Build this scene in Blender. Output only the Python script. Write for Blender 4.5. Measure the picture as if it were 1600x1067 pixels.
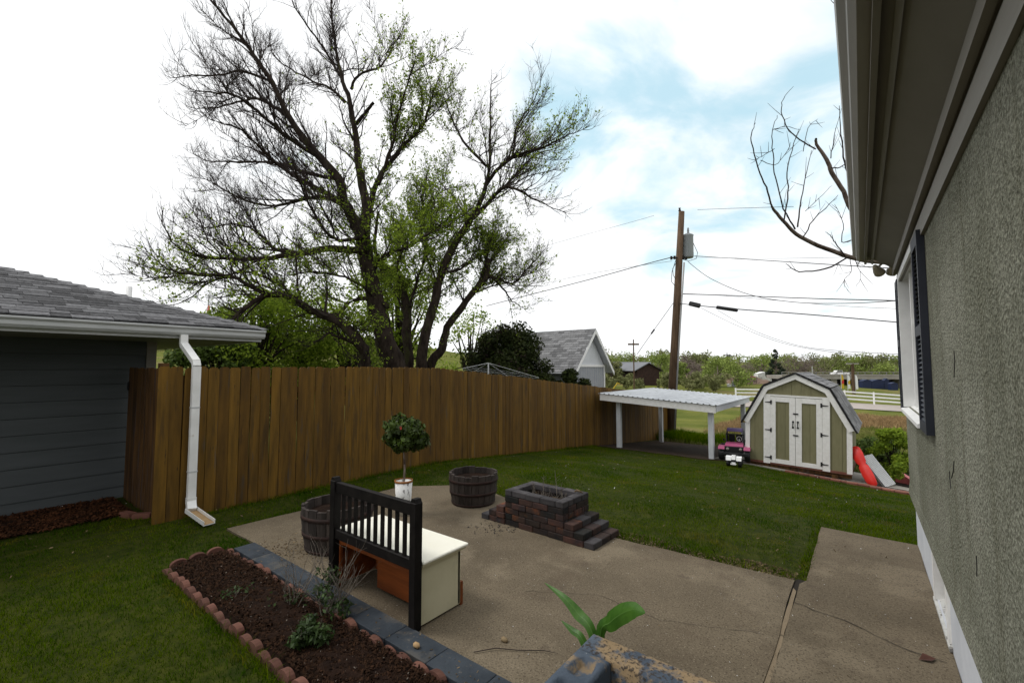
import bpy, math, random
import numpy as np
from mathutils import Vector, Matrix
R = math.radians
random.seed(7); rng = np.random.default_rng(7)
for o in list(bpy.data.objects): bpy.data.objects.remove(o)
scene = bpy.context.scene
col = scene.collection

# ------------------------------------------------------------------ camera, sky, sun, exposure
CAM = Vector((0, 0, 1.81)); F = 700.0
PITCH = 3.4; YAW = 37.85
cam = bpy.data.cameras.new('camera'); cam_o = bpy.data.objects.new('camera', cam); col.objects.link(cam_o)
cam_o.location = CAM; cam_o.rotation_euler = (R(90 + PITCH), 0, R(YAW))
cam.sensor_width = 36; cam.lens = 36 * F / 1600; cam.clip_start = 0.02; cam.clip_end = 3000
scene.camera = cam_o
scene.view_settings.view_transform = 'Standard'; scene.view_settings.look = 'None'
scene.view_settings.gamma = 1; scene.view_settings.use_curve_mapping = False
scene.view_settings.exposure = 0.0
scene.render.engine = 'CYCLES'

SUN_EL, SUN_ROT = 56, -122          # sun behind thin cloud, from behind and left
world = bpy.data.worlds.new('World'); scene.world = world; world.use_nodes = True
wn = world.node_tree; wn.nodes.clear()
def N(t, ty, **kw):
    n = t.nodes.new(ty)
    for k, v in kw.items(): setattr(n, k, v)
    return n
def L(t, a, b): t.links.new(a, b)
def math_n(t, op, a, b=None, c=None, clamp=False):
    n = N(t, 'ShaderNodeMath', operation=op); n.use_clamp = clamp
    for i, v in enumerate((a, b, c)):
        if v is None: continue
        if isinstance(v, (int, float)): n.inputs[i].default_value = v
        else: L(t, v, n.inputs[i])
    return n.outputs[0]
def ramp(t, fac, stops, interp='LINEAR'):
    n = N(t, 'ShaderNodeValToRGB'); n.color_ramp.interpolation = interp
    e = n.color_ramp.elements
    while len(e) > 1: e.remove(e[-1])
    e[0].position = stops[0][0]; e[0].color = (*stops[0][1], 1)
    for p, c in stops[1:]:
        k = e.new(p); k.color = (*c, 1)
    L(t, fac, n.inputs[0]); return n.outputs[0]
def mixc(t, fac, a, b, mode='MIX'):
    n = N(t, 'ShaderNodeMix', data_type='RGBA', blend_type=mode)
    for i, v in ((0, fac), (6, a), (7, b)):
        if isinstance(v, (int, float)): n.inputs[i].default_value = v
        elif isinstance(v, tuple): n.inputs[i].default_value = (*v, 1) if len(v) == 3 else v
        else: L(t, v, n.inputs[i])
    return n.outputs[2]

sky = N(wn, 'ShaderNodeTexSky', sky_type='NISHITA', sun_disc=False)
sky.sun_elevation = R(SUN_EL); sky.sun_rotation = R(SUN_ROT); sky.air_density = 1.3; sky.dust_density = 0.6
tc = N(wn, 'ShaderNodeTexCoord')
sep = N(wn, 'ShaderNodeSeparateXYZ'); L(wn, tc.outputs['Generated'], sep.inputs[0])
den = math_n(wn, 'ADD', math_n(wn, 'MAXIMUM', sep.outputs[2], 0.0), 0.22)
cx = math_n(wn, 'DIVIDE', sep.outputs[0], den); cy = math_n(wn, 'DIVIDE', sep.outputs[1], den)
cmb = N(wn, 'ShaderNodeCombineXYZ'); L(wn, cx, cmb.inputs[0]); L(wn, cy, cmb.inputs[1])
nz = N(wn, 'ShaderNodeTexNoise'); nz.inputs['Scale'].default_value = 1.9; nz.inputs['Detail'].default_value = 9
nz.inputs['Roughness'].default_value = 0.55; nz.inputs['Distortion'].default_value = 0.5; L(wn, cmb.outputs[0], nz.inputs['Vector'])
def ray(px, py):
    d = Vector(((px - 800) / F, (533.5 - py) / F, -1)); d.rotate(cam_o.rotation_euler); return d
def blob(px, py, s0, s1):     # one break in the cloud, in a direction of the real sky
    d = ray(px, py).normalized()
    v = N(wn, 'ShaderNodeVectorMath', operation='DOT_PRODUCT'); L(wn, tc.outputs['Generated'], v.inputs[0]); v.inputs[1].default_value = d
    m = N(wn, 'ShaderNodeMapRange', interpolation_type='SMOOTHSTEP'); L(wn, v.outputs['Value'], m.inputs[0])
    m.inputs[1].default_value = math.cos(R(s1)); m.inputs[2].default_value = math.cos(R(s0)); return m.outputs[0]
gap = math_n(wn, 'MAXIMUM', blob(1050, 245, 1, 19), math_n(wn, 'MAXIMUM', blob(1310, 180, 1, 17), blob(930, 200, 0, 13)))
gap = math_n(wn, 'MULTIPLY', gap, 0.72)
cl = math_n(wn, 'SUBTRACT', math_n(wn, 'MULTIPLY_ADD', nz.outputs['Fac'], 2.8, -0.38), gap)
mr = N(wn, 'ShaderNodeMapRange', interpolation_type='SMOOTHSTEP'); L(wn, cl, mr.inputs[0]); mr.inputs[1].default_value = 0.05; mr.inputs[2].default_value = 0.78
hz = math_n(wn, 'SUBTRACT', 1.0, math_n(wn, 'MULTIPLY', sep.outputs[2], 5.0), clamp=True)
mask = math_n(wn, 'MULTIPLY_ADD', math_n(wn, 'MAXIMUM', mr.outputs[0], hz), 0.78, 0.22)
n2 = N(wn, 'ShaderNodeTexNoise'); n2.inputs['Scale'].default_value = 2.5; n2.inputs['Detail'].default_value = 6; L(wn, cmb.outputs[0], n2.inputs['Vector'])
cloudc = ramp(wn, n2.outputs['Fac'], [(0.3, (11.6, 11.8, 12.0)), (0.6, (13.2, 13.3, 13.4))])
bluec = mixc(wn, 1.0, sky.outputs[0], (1.55, 2.0, 1.75), 'MULTIPLY')
bluec = mixc(wn, 0.65, bluec, (5.6, 9.6, 11.2))
skyc = mixc(wn, mask, bluec, cloudc)
bg = N(wn, 'ShaderNodeBackground'); bg.inputs[1].default_value = 0.090; L(wn, skyc, bg.inputs[0])
wo = N(wn, 'ShaderNodeOutputWorld'); L(wn, bg.outputs[0], wo.inputs[0])

sun = bpy.data.lights.new('sun', 'SUN'); sun.energy = 1.75; sun.angle = R(18); sun.color = (1, 0.97, 0.92)
sun_o = bpy.data.objects.new('sun', sun); col.objects.link(sun_o)
az = R(SUN_ROT)
sd = Vector((math.sin(az) * math.cos(R(SUN_EL)), math.cos(az) * math.cos(R(SUN_EL)), math.sin(R(SUN_EL))))
sun_o.rotation_euler = (-sd).to_track_quat('-Z', 'Y').to_euler()

# ------------------------------------------------------------------ helpers
def gz(x, y):
    """height of the terrain"""
    x = np.asarray(x, float); y = np.asarray(y, float)
    t = np.clip(y - 5.2, 0, None)
    z = -np.where(t < 1.6, t * t * 0.028, 0.0717 + 0.088 * (t - 1.6))
    z = np.maximum(z, -1.28 - 0.02 * np.clip(y - 19.5, 0, 12))
    z = z - 0.075 * np.clip(x + 2.8, 0, 7) * np.clip((y - 9) / 4, 0, 1)
    # wooded hillside off to the left, low rise far right
    z = z + np.clip((-x - 14) / 25, 0, 1) * 17 * np.exp(-(((x + 175) / 75) ** 2 + ((y - 95) / 75) ** 2))
    z = z + 9 * np.exp(-(((x + 60) / 260) ** 2 + ((y - 470) / 90) ** 2))
    return z
def g(x, y): return float(gz(x, y))
def DP(px, py, d):
    r = ray(px, py); fw = Vector((0, 0, -1)); fw.rotate(cam_o.rotation_euler)
    return CAM + r * d
def ZP(px, py, z): r = ray(px, py); return CAM + r * ((z - CAM.z) / r.z)
def XP(px, py, x): r = ray(px, py); return CAM + r * ((x - CAM.x) / r.x)
def YP(px, py, y): r = ray(px, py); return CAM + r * ((y - CAM.y) / r.y)
def GP(px, py):
    z = 0.0
    for _ in range(60):
        p = ZP(px, py, z); z = 0.6 * z + 0.4 * g(p.x, p.y)
    return p

class MB:
    def __init__(s): s.v = []; s.f = []
    def add(s, vs, fs):
        b = len(s.v); s.v += [tuple(v) for v in vs]; s.f += [tuple(b + i for i in f) for f in fs]; return s
    def box(s, x0, x1, y0, y1, z0, z1, M=None, bev=0.0):
        if bev > 0:
            b = bev; vs = []; 
            # chamfered box: 24 verts
            for sx, X in ((-1, x0), (1, x1)):
                for sy, Y in ((-1, y0), (1, y1)):
                    for sz, Z in ((-1, z0), (1, z1)):
                        vs += [(X, Y - sy * b, Z - sz * b), (X - sx * b, Y, Z - sz * b), (X - sx * b, Y - sy * b, Z)]
            def id(i, j, k, a): return ((i * 2 + j) * 2 + k) * 3 + a
            fs = []
            for i in (0, 1): fs.append([id(i, 0, 0, 0), id(i, 1, 0, 0), id(i, 1, 1, 0), id(i, 0, 1, 0)])
            for j in (0, 1): fs.append([id(0, j, 0, 1), id(1, j, 0, 1), id(1, j, 1, 1), id(0, j, 1, 1)])
            for k in (0, 1): fs.append([id(0, 0, k, 2), id(1, 0, k, 2), id(1, 1, k, 2), id(0, 1, k, 2)])
            for i in (0, 1):
                for j in (0, 1): fs.append([id(i, j, 0, 0), id(i, j, 1, 0), id(i, j, 1, 1), id(i, j, 0, 1)])
                for k in (0, 1): fs.append([id(i, 0, k, 0), id(i, 1, k, 0), id(i, 1, k, 2), id(i, 0, k, 2)])
            for j in (0, 1):
                for k in (0, 1): fs.append([id(0, j, k, 1), id(1, j, k, 1), id(1, j, k, 2), id(0, j, k, 2)])
            for i in (0, 1):
                for j in (0, 1):
                    for k in (0, 1): fs.append([id(i, j, k, 0), id(i, j, k, 1), id(i, j, k, 2)])
        else:
            vs = [(x, y, z) for x in (x0, x1) for y in (y0, y1) for z in (z0, z1)]
            fs = [(0, 1, 3, 2), (4, 6, 7, 5), (0, 4, 5, 1), (2, 3, 7, 6), (0, 2, 6, 4), (1, 5, 7, 3)]
        if M is not None: vs = [M @ Vector(v) for v in vs]
        return s.add(vs, fs)
    def tube(s, pts, rad, n=8, cap=True):
        pts = [Vector(p) for p in pts]
        if isinstance(rad, (int, float)): rad = [rad] * len(pts)
        vs = []; t0 = None; u = None
        for i, p in enumerate(pts):
            t = (pts[min(i + 1, len(pts) - 1)] - pts[max(i - 1, 0)]).normalized()
            if u is None: u = t.orthogonal().normalized()
            else:
                u = (u - t * u.dot(t)); u = u.normalized() if u.length > 1e-6 else t.orthogonal().normalized()
            w = t.cross(u)
            for k in range(n):
                a = 2 * math.pi * k / n; vs.append(p + (u * math.cos(a) + w * math.sin(a)) * rad[i])
        fs = [(i * n + k, i * n + (k + 1) % n, (i + 1) * n + (k + 1) % n, (i + 1) * n + k) for i in range(len(pts) - 1) for k in range(n)]
        if cap: fs += [tuple(range(n))[::-1], tuple((len(pts) - 1) * n + k for k in range(n))]
        return s.add(vs, fs)
    def lathe(s, prof, n=24, c=(0, 0, 0), close=True):
        vs = [(c[0] + r * math.cos(2 * math.pi * k / n), c[1] + r * math.sin(2 * math.pi * k / n), c[2] + z) for r, z in prof for k in range(n)]
        fs = [(i * n + k, i * n + (k + 1) % n, (i + 1) * n + (k + 1) % n, (i + 1) * n + k) for i in range(len(prof) - 1) for k in range(n)]
        if close: fs += [tuple(range(n))[::-1], tuple((len(prof) - 1) * n + k for k in range(n))]
        return s.add(vs, fs)
    def prism(s, poly, axis, a, b):
        """polygon in the two other axes, extruded along axis from a to b"""
        n = len(poly)
        def P(u, v, w):
            return (w, u, v) if axis == 'x' else (u, w, v) if axis == 'y' else (u, v, w)
        vs = [P(u, v, a) for u, v in poly] + [P(u, v, b) for u, v in poly]
        return s.add(vs, [tuple(range(n))[::-1], tuple(range(n, 2 * n))] + [(i, (i + 1) % n, n + (i + 1) % n, n + i) for i in range(n)])
    def mesh(s, name, m=None):
        me = bpy.data.meshes.new(name); me.from_pydata(s.v, [], s.f); me.update()
        bm_fix(me)
        if m: me.materials.append(m)
        return me
    def build(s, name, m, parent=None, smooth=False, **tags):
        o = link(name, s.mesh(name, m), parent)
        if smooth: shade(o.data)
        for k, v in tags.items(): o[k] = v
        return o
import bmesh
def bm_fix(me):
    if len(me.polygons) > 20000: return
    b = bmesh.new(); b.from_mesh(me); bmesh.ops.recalc_face_normals(b, faces=b.faces); b.to_mesh(me); b.free()
def shade(me): me.polygons.foreach_set('use_smooth', [True] * len(me.polygons))
def link(name, me, parent=None, loc=None, rot=None, scale=None):
    o = bpy.data.objects.new(name, me); col.objects.link(o)
    if parent is not None: o.parent = parent
    if loc is not None: o.location = loc
    if rot is not None: o.rotation_euler = rot
    if scale is not None: o.scale = scale
    return o
def thing(name, label, cat, loc=(0, 0, 0), rz=0, group=None):
    o = bpy.data.objects.new(name, None); col.objects.link(o); o.empty_display_size = 0.2
    o.location = loc; o.rotation_euler = (0, 0, rz); o['label'] = label; o['category'] = cat
    if group: o['group'] = group
    return o
def tag(o, label, cat, group=None):
    o['label'] = label; o['category'] = cat
    if group: o['group'] = group
    return o
def npmesh(name, V, Fc, k, m, parent=None, smooth=False):
    """fast mesh from numpy arrays, k verts per face"""
    me = bpy.data.meshes.new(name); nf = len(Fc)
    me.vertices.add(len(V)); me.vertices.foreach_set('co', np.ascontiguousarray(V, dtype=np.float32).ravel())
    me.loops.add(nf * k); me.loops.foreach_set('vertex_index', np.ascontiguousarray(Fc, dtype=np.int32).ravel())
    me.polygons.add(nf); me.polygons.foreach_set('loop_start', np.arange(0, nf * k, k, dtype=np.int32))
    me.polygons.foreach_set('loop_total', np.full(nf, k, dtype=np.int32))
    if smooth: me.polygons.foreach_set('use_smooth', np.ones(nf, dtype=bool))
    me.update(calc_edges=True)
    if m: me.materials.append(m)
    return link(name, me, parent)

# ------------------------------------------------------------------ materials
def mat(name, c1, c2=None, rough=0.8, scale=6, stretch=(1, 1, 1), bump=0.0, bscale=None, vary=0.0, island=0.0, spec=0.3,
        metal=0.0, detail=6, spots=None, coords='Object', stains=None, transl=0.0, bdist=0.01, lo=0.35, hi=0.65, hue=0.0):
    m = bpy.data.materials.new(name); m.use_nodes = True; t = m.node_tree; b = t.nodes['Principled BSDF']
    c2 = c2 or c1
    tcn = N(t, 'ShaderNodeTexCoord'); vec = tcn.outputs['Object' if coords == 'World' else coords]
    if coords == 'World': vec = N(t, 'ShaderNodeNewGeometry').outputs['Position']
    oi = N(t, 'ShaderNodeObjectInfo')
    va = N(t, 'ShaderNodeVectorMath', operation='MULTIPLY'); L(t, vec, va.inputs[0]); va.inputs[1].default_value = stretch
    vb = N(t, 'ShaderNodeVectorMath', operation='ADD'); L(t, va.outputs[0], vb.inputs[0])
    off = math_n(t, 'MULTIPLY', oi.outputs['Random'], 37.0); cb = N(t, 'ShaderNodeCombineXYZ')
    for i in range(3): L(t, off, cb.inputs[i])
    L(t, cb.outputs[0], vb.inputs[1]); vec = vb.outputs[0]
    n1 = N(t, 'ShaderNodeTexNoise'); n1.inputs['Scale'].default_value = scale; n1.inputs['Detail'].default_value = detail
    n1.inputs['Roughness'].default_value = 0.62; L(t, vec, n1.inputs['Vector'])
    colr = ramp(t, n1.outputs['Fac'], [(lo, c1), (hi, c2)])
    if stains:     # (colour, scale, threshold, amount)
        for sc, ss, th, am in stains:
            ns = N(t, 'ShaderNodeTexNoise'); ns.inputs['Scale'].default_value = ss; ns.inputs['Detail'].default_value = 8
            ns.inputs['Roughness'].default_value = 0.6; L(t, vec, ns.inputs['Vector'])
            mp = N(t, 'ShaderNodeMapRange'); L(t, ns.outputs['Fac'], mp.inputs[0]); mp.inputs[1].default_value = th; mp.inputs[2].default_value = th + 0.07
            mp.inputs[4].default_value = am
            colr = mixc(t, mp.outputs[0], colr, sc)
    def varyby(sock, amt, colr):
        f = math_n(t, 'MULTIPLY_ADD', sock, 2 * amt, 1 - amt)
        cc = N(t, 'ShaderNodeCombineXYZ')
        f2 = math_n(t, 'MULTIPLY_ADD', sock, 2 * amt * (1 + hue), 1 - amt * (1 + hue))
        L(t, f2, cc.inputs[0]); L(t, f, cc.inputs[1]); L(t, f, cc.inputs[2])
        return mixc(t, 1.0, colr, cc.outputs[0], 'MULTIPLY')
    if vary: colr = varyby(oi.outputs['Random'], vary, colr)
    if island: colr = varyby(N(t, 'ShaderNodeNewGeometry').outputs['Random Per Island'], island, colr)
    L(t, colr, b.inputs['Base Color']); b.inputs['Roughness'].default_value = rough
    b.inputs['Specular IOR Level'].default_value = spec; b.inputs['Metallic'].default_value = metal
    if bump:
        n3 = N(t, 'ShaderNodeTexNoise'); n3.inputs['Scale'].default_value = bscale or scale * 3; n3.inputs['Detail'].default_value = 5; L(t, vec, n3.inputs['Vector'])
        bp = N(t, 'ShaderNodeBump'); bp.inputs['Strength'].default_value = bump; bp.inputs['Distance'].default_value = bdist
        L(t, n3.outputs['Fac'], bp.inputs['Height']); L(t, bp.outputs[0], b.inputs['Normal'])
    if transl:
        tr = N(t, 'ShaderNodeBsdfTranslucent'); L(t, colr, tr.inputs[0]); mx = N(t, 'ShaderNodeMixShader'); mx.inputs[0].default_value = transl
        L(t, b.outputs[0], mx.inputs[1]); L(t, tr.outputs[0], mx.inputs[2]); L(t, mx.outputs[0], t.nodes['Material Output'].inputs[0])
    m.diffuse_color = (*c1, 1)
    return m
M = {}
M['lawn'] = mat('lawn_soil', (0.016, 0.024, 0.002), (0.040, 0.046, 0.005), 0.95, 11.0, coords='World', bump=0.6, bscale=60, spec=0.1)
M['blade'] = mat('grass_blade', (0.022, 0.066, 0.0005), (0.090, 0.132, 0.001), 0.85, 0.9, coords='World', island=0.5, spec=0.0, transl=0.4, hue=0.3, detail=8,
                 stains=[((0.17, 0.135, 0.018), 2.4, 0.58, 0.55)])
M['field'] = mat('field_grass', (0.075, 0.095, 0.015), (0.15, 0.155, 0.035), 0.95, 0.35, coords='World', bump=0.8, bscale=4, bdist=.2, spec=0.05,
                 stains=[((0.19, 0.14, 0.075), 0.11, 0.56, 0.6)])
M['tallgrass'] = mat('tall_grass_blade', (0.12, 0.15, 0.03), (0.20, 0.19, 0.07), 0.9, 0.3, coords='World', island=0.35, spec=0.0, transl=0.3)
M['drygrass'] = mat('dry_grass_blade', (0.27, 0.18, 0.09), (0.36, 0.25, 0.13), 0.9, 0.4, coords='World', island=0.35, spec=0.0, transl=0.3)
M['concrete'] = mat('old_concrete', (0.100, 0.080, 0.054), (0.152, 0.122, 0.083), 0.95, 1.3, coords='World', bump=0.35, bscale=90, bdist=.004, spec=0.15, detail=12,
                    stains=[((0.22, 0.18, 0.125), 1.1, 0.54, 0.45), ((0.085, 0.062, 0.042), 1.7, 0.57, 0.35), ((0.045, 0.034, 0.024), 75, 0.53, 0.6), ((0.30, 0.25, 0.18), 95, 0.59, 0.6), ((0.06, 0.045, 0.035), 5.5, 0.63, 0.35), ((0.045, 0.036, 0.027), 24, 0.67, 0.7), ((0.3, 0.28, 0.24), 45, 0.715, 0.8)])
M['asphalt'] = mat('road_gravel', (0.30, 0.26, 0.23), (0.36, 0.32, 0.29), 0.9, 1, coords='World')
M['dirt'] = mat('dirt', (0.030, 0.021, 0.014), (0.06, 0.042, 0.028), 0.95, 8, coords='World', bump=0.8, bscale=40, spec=0.1)
M['mulch'] = mat('mulch_soil', (0.008, 0.004, 0.0025), (0.020, 0.010, 0.006), 0.95, 9, coords='World', bump=1.0, bscale=45, spec=0.1, bdist=.02)
M['chip'] = mat('bark_chip', (0.014, 0.007, 0.0035), (0.034, 0.016, 0.008), 0.9, 30, island=0.6, spec=0.1, coords='World')
M['chipred'] = mat('red_bark_chip', (0.030, 0.014, 0.007), (0.085, 0.032, 0.014), 0.9, 4, island=0.6, spec=0.1, coords='World')
M['litter'] = mat('leaf_litter', (0.05, 0.033, 0.018), (0.16, 0.12, 0.07), 0.9, 7, island=0.7, spec=0.1, coords='World')
M['bank'] = mat('earth_bank', (0.17, 0.115, 0.085), (0.23, 0.16, 0.12), 0.95, 0.3, coords='World')
M['fence'] = mat('cedar_fence_board', (0.048, 0.025, 0.003), (0.155, 0.078, 0.008), 0.75, 2.6, stretch=(5, 5, 0.55), vary=0.27, hue=-0.1, bump=0.35, bscale=9, bdist=.004, spec=0.25, lo=0.25, hi=0.75, detail=10,
                 stains=[((0.030, 0.018, 0.006), 1.9, 0.57, 0.55), ((0.012, 0.008, 0.005), 8, 0.65, 0.9), ((0.26, 0.17, 0.08), 13, 0.69, 0.7), ((0.05, 0.045, 0.035), 3.1, 0.60, 0.6)])
M['fencedark'] = mat('weathered_fence_board', (0.030, 0.015, 0.006), (0.095, 0.046, 0.014), 0.8, 2.6, stretch=(5, 5, 0.5), vary=0.35, hue=0.0, bump=0.35, bscale=9, bdist=.004, spec=0.2,
                     stains=[((0.05, 0.042, 0.045), 2.5, 0.56, 0.6)])
M['siding'] = mat('slate_siding', (0.060, 0.068, 0.071), (0.074, 0.082, 0.086), 0.7, 3, stretch=(1, 0.4, 3), bump=0.12, bscale=30, bdist=.003, spec=0.3)
M['soffit'] = mat('garage_soffit', (0.28, 0.28, 0.28), (0.33, 0.33, 0.32), 0.7, 3)
M['guttergrey'] = mat('grey_gutter', (0.42, 0.43, 0.43), (0.52, 0.53, 0.53), 0.45, 5, stretch=(4, .6, 4), spec=0.5)
M['white'] = mat('white_paint', (0.72, 0.72, 0.71), (0.80, 0.80, 0.79), 0.5, 6, bump=0.05, spec=0.4)
M['whiteworn'] = mat('worn_white_paint', (0.70, 0.69, 0.66), (0.80, 0.79, 0.77), 0.65, 7, stretch=(2, 2, 2), bump=0.15, bscale=40, bdist=.002, stains=[((0.33, 0.29, 0.25), 11, 0.66, 0.6), ((0.25, 0.22, 0.19), 3.5, 0.68, 0.5)])
M['postgrey'] = mat('pale_post_paint', (0.52, 0.54, 0.56), (0.62, 0.64, 0.66), 0.7, 5, stretch=(4, 4, 1), stains=[((0.22, 0.2, 0.18), 6, 0.66, 0.5)])
M['downspout'] = mat('white_downspout', (0.66, 0.66, 0.64), (0.78, 0.78, 0.77), 0.4, 4, spec=0.5, stains=[((0.42, 0.37, 0.28), 9, 0.64, 0.5)])
M['shingle'] = mat('grey_asphalt_shingle', (0.062, 0.062, 0.065), (0.125, 0.125, 0.13), 0.95, 25, vary=0.5, bump=0.6, bscale=160, bdist=.003, spec=0.1, detail=10)
M['shingle_i'] = mat('grey_shingle_field', (0.14, 0.14, 0.145), (0.22, 0.22, 0.225), 0.95, 25, island=0.35, bump=0.5, bscale=120, bdist=.003, spec=0.1)
M['stucco'] = None
M['block'] = mat('foundation_paint', (0.52, 0.54, 0.58), (0.60, 0.62, 0.66), 0.75, 5, bump=0.25, bscale=35, bdist=.004, coords='World', stains=[((0.78, 0.78, 0.78), 13, 0.68, 0.8), ((0.28, 0.28, 0.26), 5, 0.68, 0.5)])
M['trimgreige'] = mat('greige_trim', (0.20, 0.185, 0.155), (0.235, 0.22, 0.19), 0.6, 4, stretch=(3, .4, 3), spec=0.35)
M['gutterh'] = mat('aged_gutter', (0.23, 0.215, 0.185), (0.29, 0.27, 0.235), 0.5, 3, stretch=(3, .5, 3), spec=0.4, stains=[((0.07, 0.05, 0.035), 14, 0.70, 0.8)])
M['soffith'] = mat('house_soffit', (0.18, 0.165, 0.135), (0.215, 0.20, 0.165), 0.75, 2, stretch=(1, .5, 1), coords='World', stains=[((0.06, 0.045, 0.035), 16, 0.72, 0.8)])
M['navy'] = mat('navy_shutter', (0.008, 0.010, 0.019), (0.014, 0.017, 0.028), 0.6, 6, spec=0.4)
M['glass'] = mat('window_glass', (0.02, 0.023, 0.025), rough=0.05, spec=0.8)
M['screen'] = mat('insect_screen', (0.03, 0.02, 0.028), rough=0.9)
M['olive'] = mat('olive_siding', (0.175, 0.165, 0.088), (0.205, 0.192, 0.108), 0.85, 7, stretch=(3, 3, 0.6), bump=0.2, bscale=30, bdist=.002, vary=.05)
M['black'] = mat('black_iron', (0.015, 0.015, 0.016), rough=0.6)
M['blackwood'] = mat('black_stained_wood', (0.004, 0.003, 0.003), (0.011, 0.009, 0.008), 0.6, 3, stretch=(3, 9, 3), spec=0.15, bump=0.2, bscale=12, bdist=.002, stains=[((0.05, 0.035, 0.02), 12, 0.72, 0.6)])
M['cream'] = mat('cream_paint', (0.55, 0.51, 0.34), (0.63, 0.585, 0.41), 0.55, 3, bump=0.1, bscale=20, bdist=.002, stains=[((0.45, 0.42, 0.3), 5, 0.62, 0.4)])
M['creamtop'] = mat('ivory_seat_paint', (0.80, 0.775, 0.66), (0.84, 0.82, 0.72), 0.4, 3, spec=0.45, stains=[((0.5, 0.44, 0.3), 16, 0.73, 0.4)])
M['orange'] = mat('bare_orange_pine', (0.12, 0.028, 0.005), (0.25, 0.064, 0.011), 0.6, 2.5, stretch=(0.6, 6, 6), bump=0.15, bscale=12, bdist=.002, stains=[((0.06, 0.02, 0.01), 2.0, 0.62, 0.7)])
M['barrel'] = mat('weathered_barrel_stave', (0.020, 0.015, 0.012), (0.058, 0.046, 0.040), 0.85, 3, stretch=(5, 5, .8), vary=0.35, bump=0.5, bscale=12, bdist=.004)
M['hoop'] = mat('rusty_hoop', (0.016, 0.009, 0.008), (0.035, 0.016, 0.011), 0.8, 6, bump=.2)
M['brick'] = mat('tumbled_paver', (0.014, 0.012, 0.013), (0.050, 0.026, 0.018), 0.9, 5, vary=0.55, hue=0.5, bump=0.6, bscale=30, bdist=.006, stains=[((0.12, 0.038, 0.012), 5.0, 0.61, 0.7), ((0.045, 0.05, 0.055), 4.2, 0.60, 0.5)])
M['cap'] = mat('charcoal_cap_paver', (0.032, 0.029, 0.031), (0.065, 0.06, 0.062), 0.9, 6, vary=0.25, bump=0.5, bscale=30, bdist=.005)
M['scallop'] = mat('terracotta_edging', (0.070, 0.028, 0.019), (0.135, 0.060, 0.042), 0.9, 6, vary=0.28, bump=0.4, bscale=30, bdist=.004, stains=[((0.035, 0.022, 0.018), 5, 0.60, 0.6), ((0.33, 0.22, 0.17), 14, 0.71, 0.7)])
M['curb'] = mat('blue_grey_painted_block', (0.016, 0.022, 0.030), (0.036, 0.045, 0.056), 0.75, 4, coords='World', bump=0.5, bscale=35, bdist=.006, stains=[((0.20, 0.17, 0.13), 9, 0.64, 0.8), ((0.02, 0.02, 0.02), 11, 0.64, 0.8), ((0.10, 0.09, 0.075), 2.5, 0.58, 0.5)])
M['peelblock'] = mat('peeling_painted_block', (0.040, 0.055, 0.078), (0.070, 0.090, 0.118), 0.75, 4, coords='World', bump=0.7, bscale=60, bdist=.006,
                     stains=[((0.20, 0.145, 0.085), 6.2, 0.57, 1.0), ((0.5, 0.5, 0.47), 23, 0.69, 0.8), ((0.015, 0.012, 0.01), 55, 0.65, 0.9)])
M['redbrick'] = mat('red_brick_border', (0.13, 0.052, 0.036), (0.20, 0.085, 0.06), 0.9, 5, vary=.3)
M['slab'] = mat('pale_slab', (0.24, 0.22, 0.19), (0.32, 0.30, 0.265), 0.9, 3, coords='World')
M['metalroof'] = mat('galvanised_sheet', (0.42, 0.44, 0.46), (0.56, 0.58, 0.60), 0.55, 2, stretch=(2, .5, 1), spec=0.4, metal=0.15, stains=[((0.25, 0.24, 0.23), 2.6, 0.60, 0.5)])
M['pole'] = mat('creosoted_pole', (0.050, 0.030, 0.017), (0.125, 0.078, 0.045), 0.9, 3, stretch=(5, 5, .35), bump=.4)
M['conduit'] = mat('grey_conduit', (0.30, 0.30, 0.30), rough=0.5)
M['transformer'] = mat('grey_transformer', (0.24, 0.26, 0.27), (0.30, 0.32, 0.33), 0.5, 3)
M['wire'] = mat('black_cable', (0.02, 0.02, 0.022), rough=0.6)
M['wiregrey'] = mat('grey_cable', (0.10, 0.10, 0.11), rough=0.6)
M['bark'] = mat('dark_bark', (0.014, 0.010, 0.008), (0.045, 0.034, 0.026), 0.95, 3, stretch=(3, 3, 1), bump=0.8, bscale=8, bdist=.03, spec=.1, coords='World', stains=[((0.05, 0.055, 0.018), 1.2, 0.56, 0.5)])
M['barkpale'] = mat('pale_dead_bark', (0.10, 0.075, 0.06), (0.24, 0.19, 0.16), 0.9, 9, bump=0.5, bscale=30, spec=.1, coords='World', stains=[((0.03, 0.018, 0.013), 6, 0.55, 0.8)])
M['twigdark'] = mat('dark_twig', (0.018, 0.012, 0.010), (0.04, 0.028, 0.024), 0.9, 3, coords='World')
M['twigpale'] = mat('dry_stem', (0.10, 0.085, 0.07), (0.20, 0.17, 0.14), 0.9, 8, coords='World', island=.3)
M['leafspring'] = mat('spring_leaf', (0.17, 0.25, 0.02), (0.27, 0.36, 0.045), 0.8, 0.8, coords='World', island=0.4, spec=0.1, transl=0.5, hue=.2)
M['leafmid'] = mat('mid_green_leaf', (0.050, 0.085, 0.015), (0.095, 0.140, 0.028), 0.7, 1.2, coords='World', island=0.45, spec=0.2, transl=0.35)
M['leaffar'] = mat('far_spring_leaf', (0.17, 0.23, 0.05), (0.26, 0.31, 0.085), 0.8, 0.4, coords='World', island=0.35, spec=0.1, transl=0.35)
M['leaffar2'] = mat('far_olive_leaf', (0.15, 0.165, 0.065), (0.22, 0.225, 0.10), 0.8, 0.4, coords='World', island=0.35, spec=0.1, transl=0.35)
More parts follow.
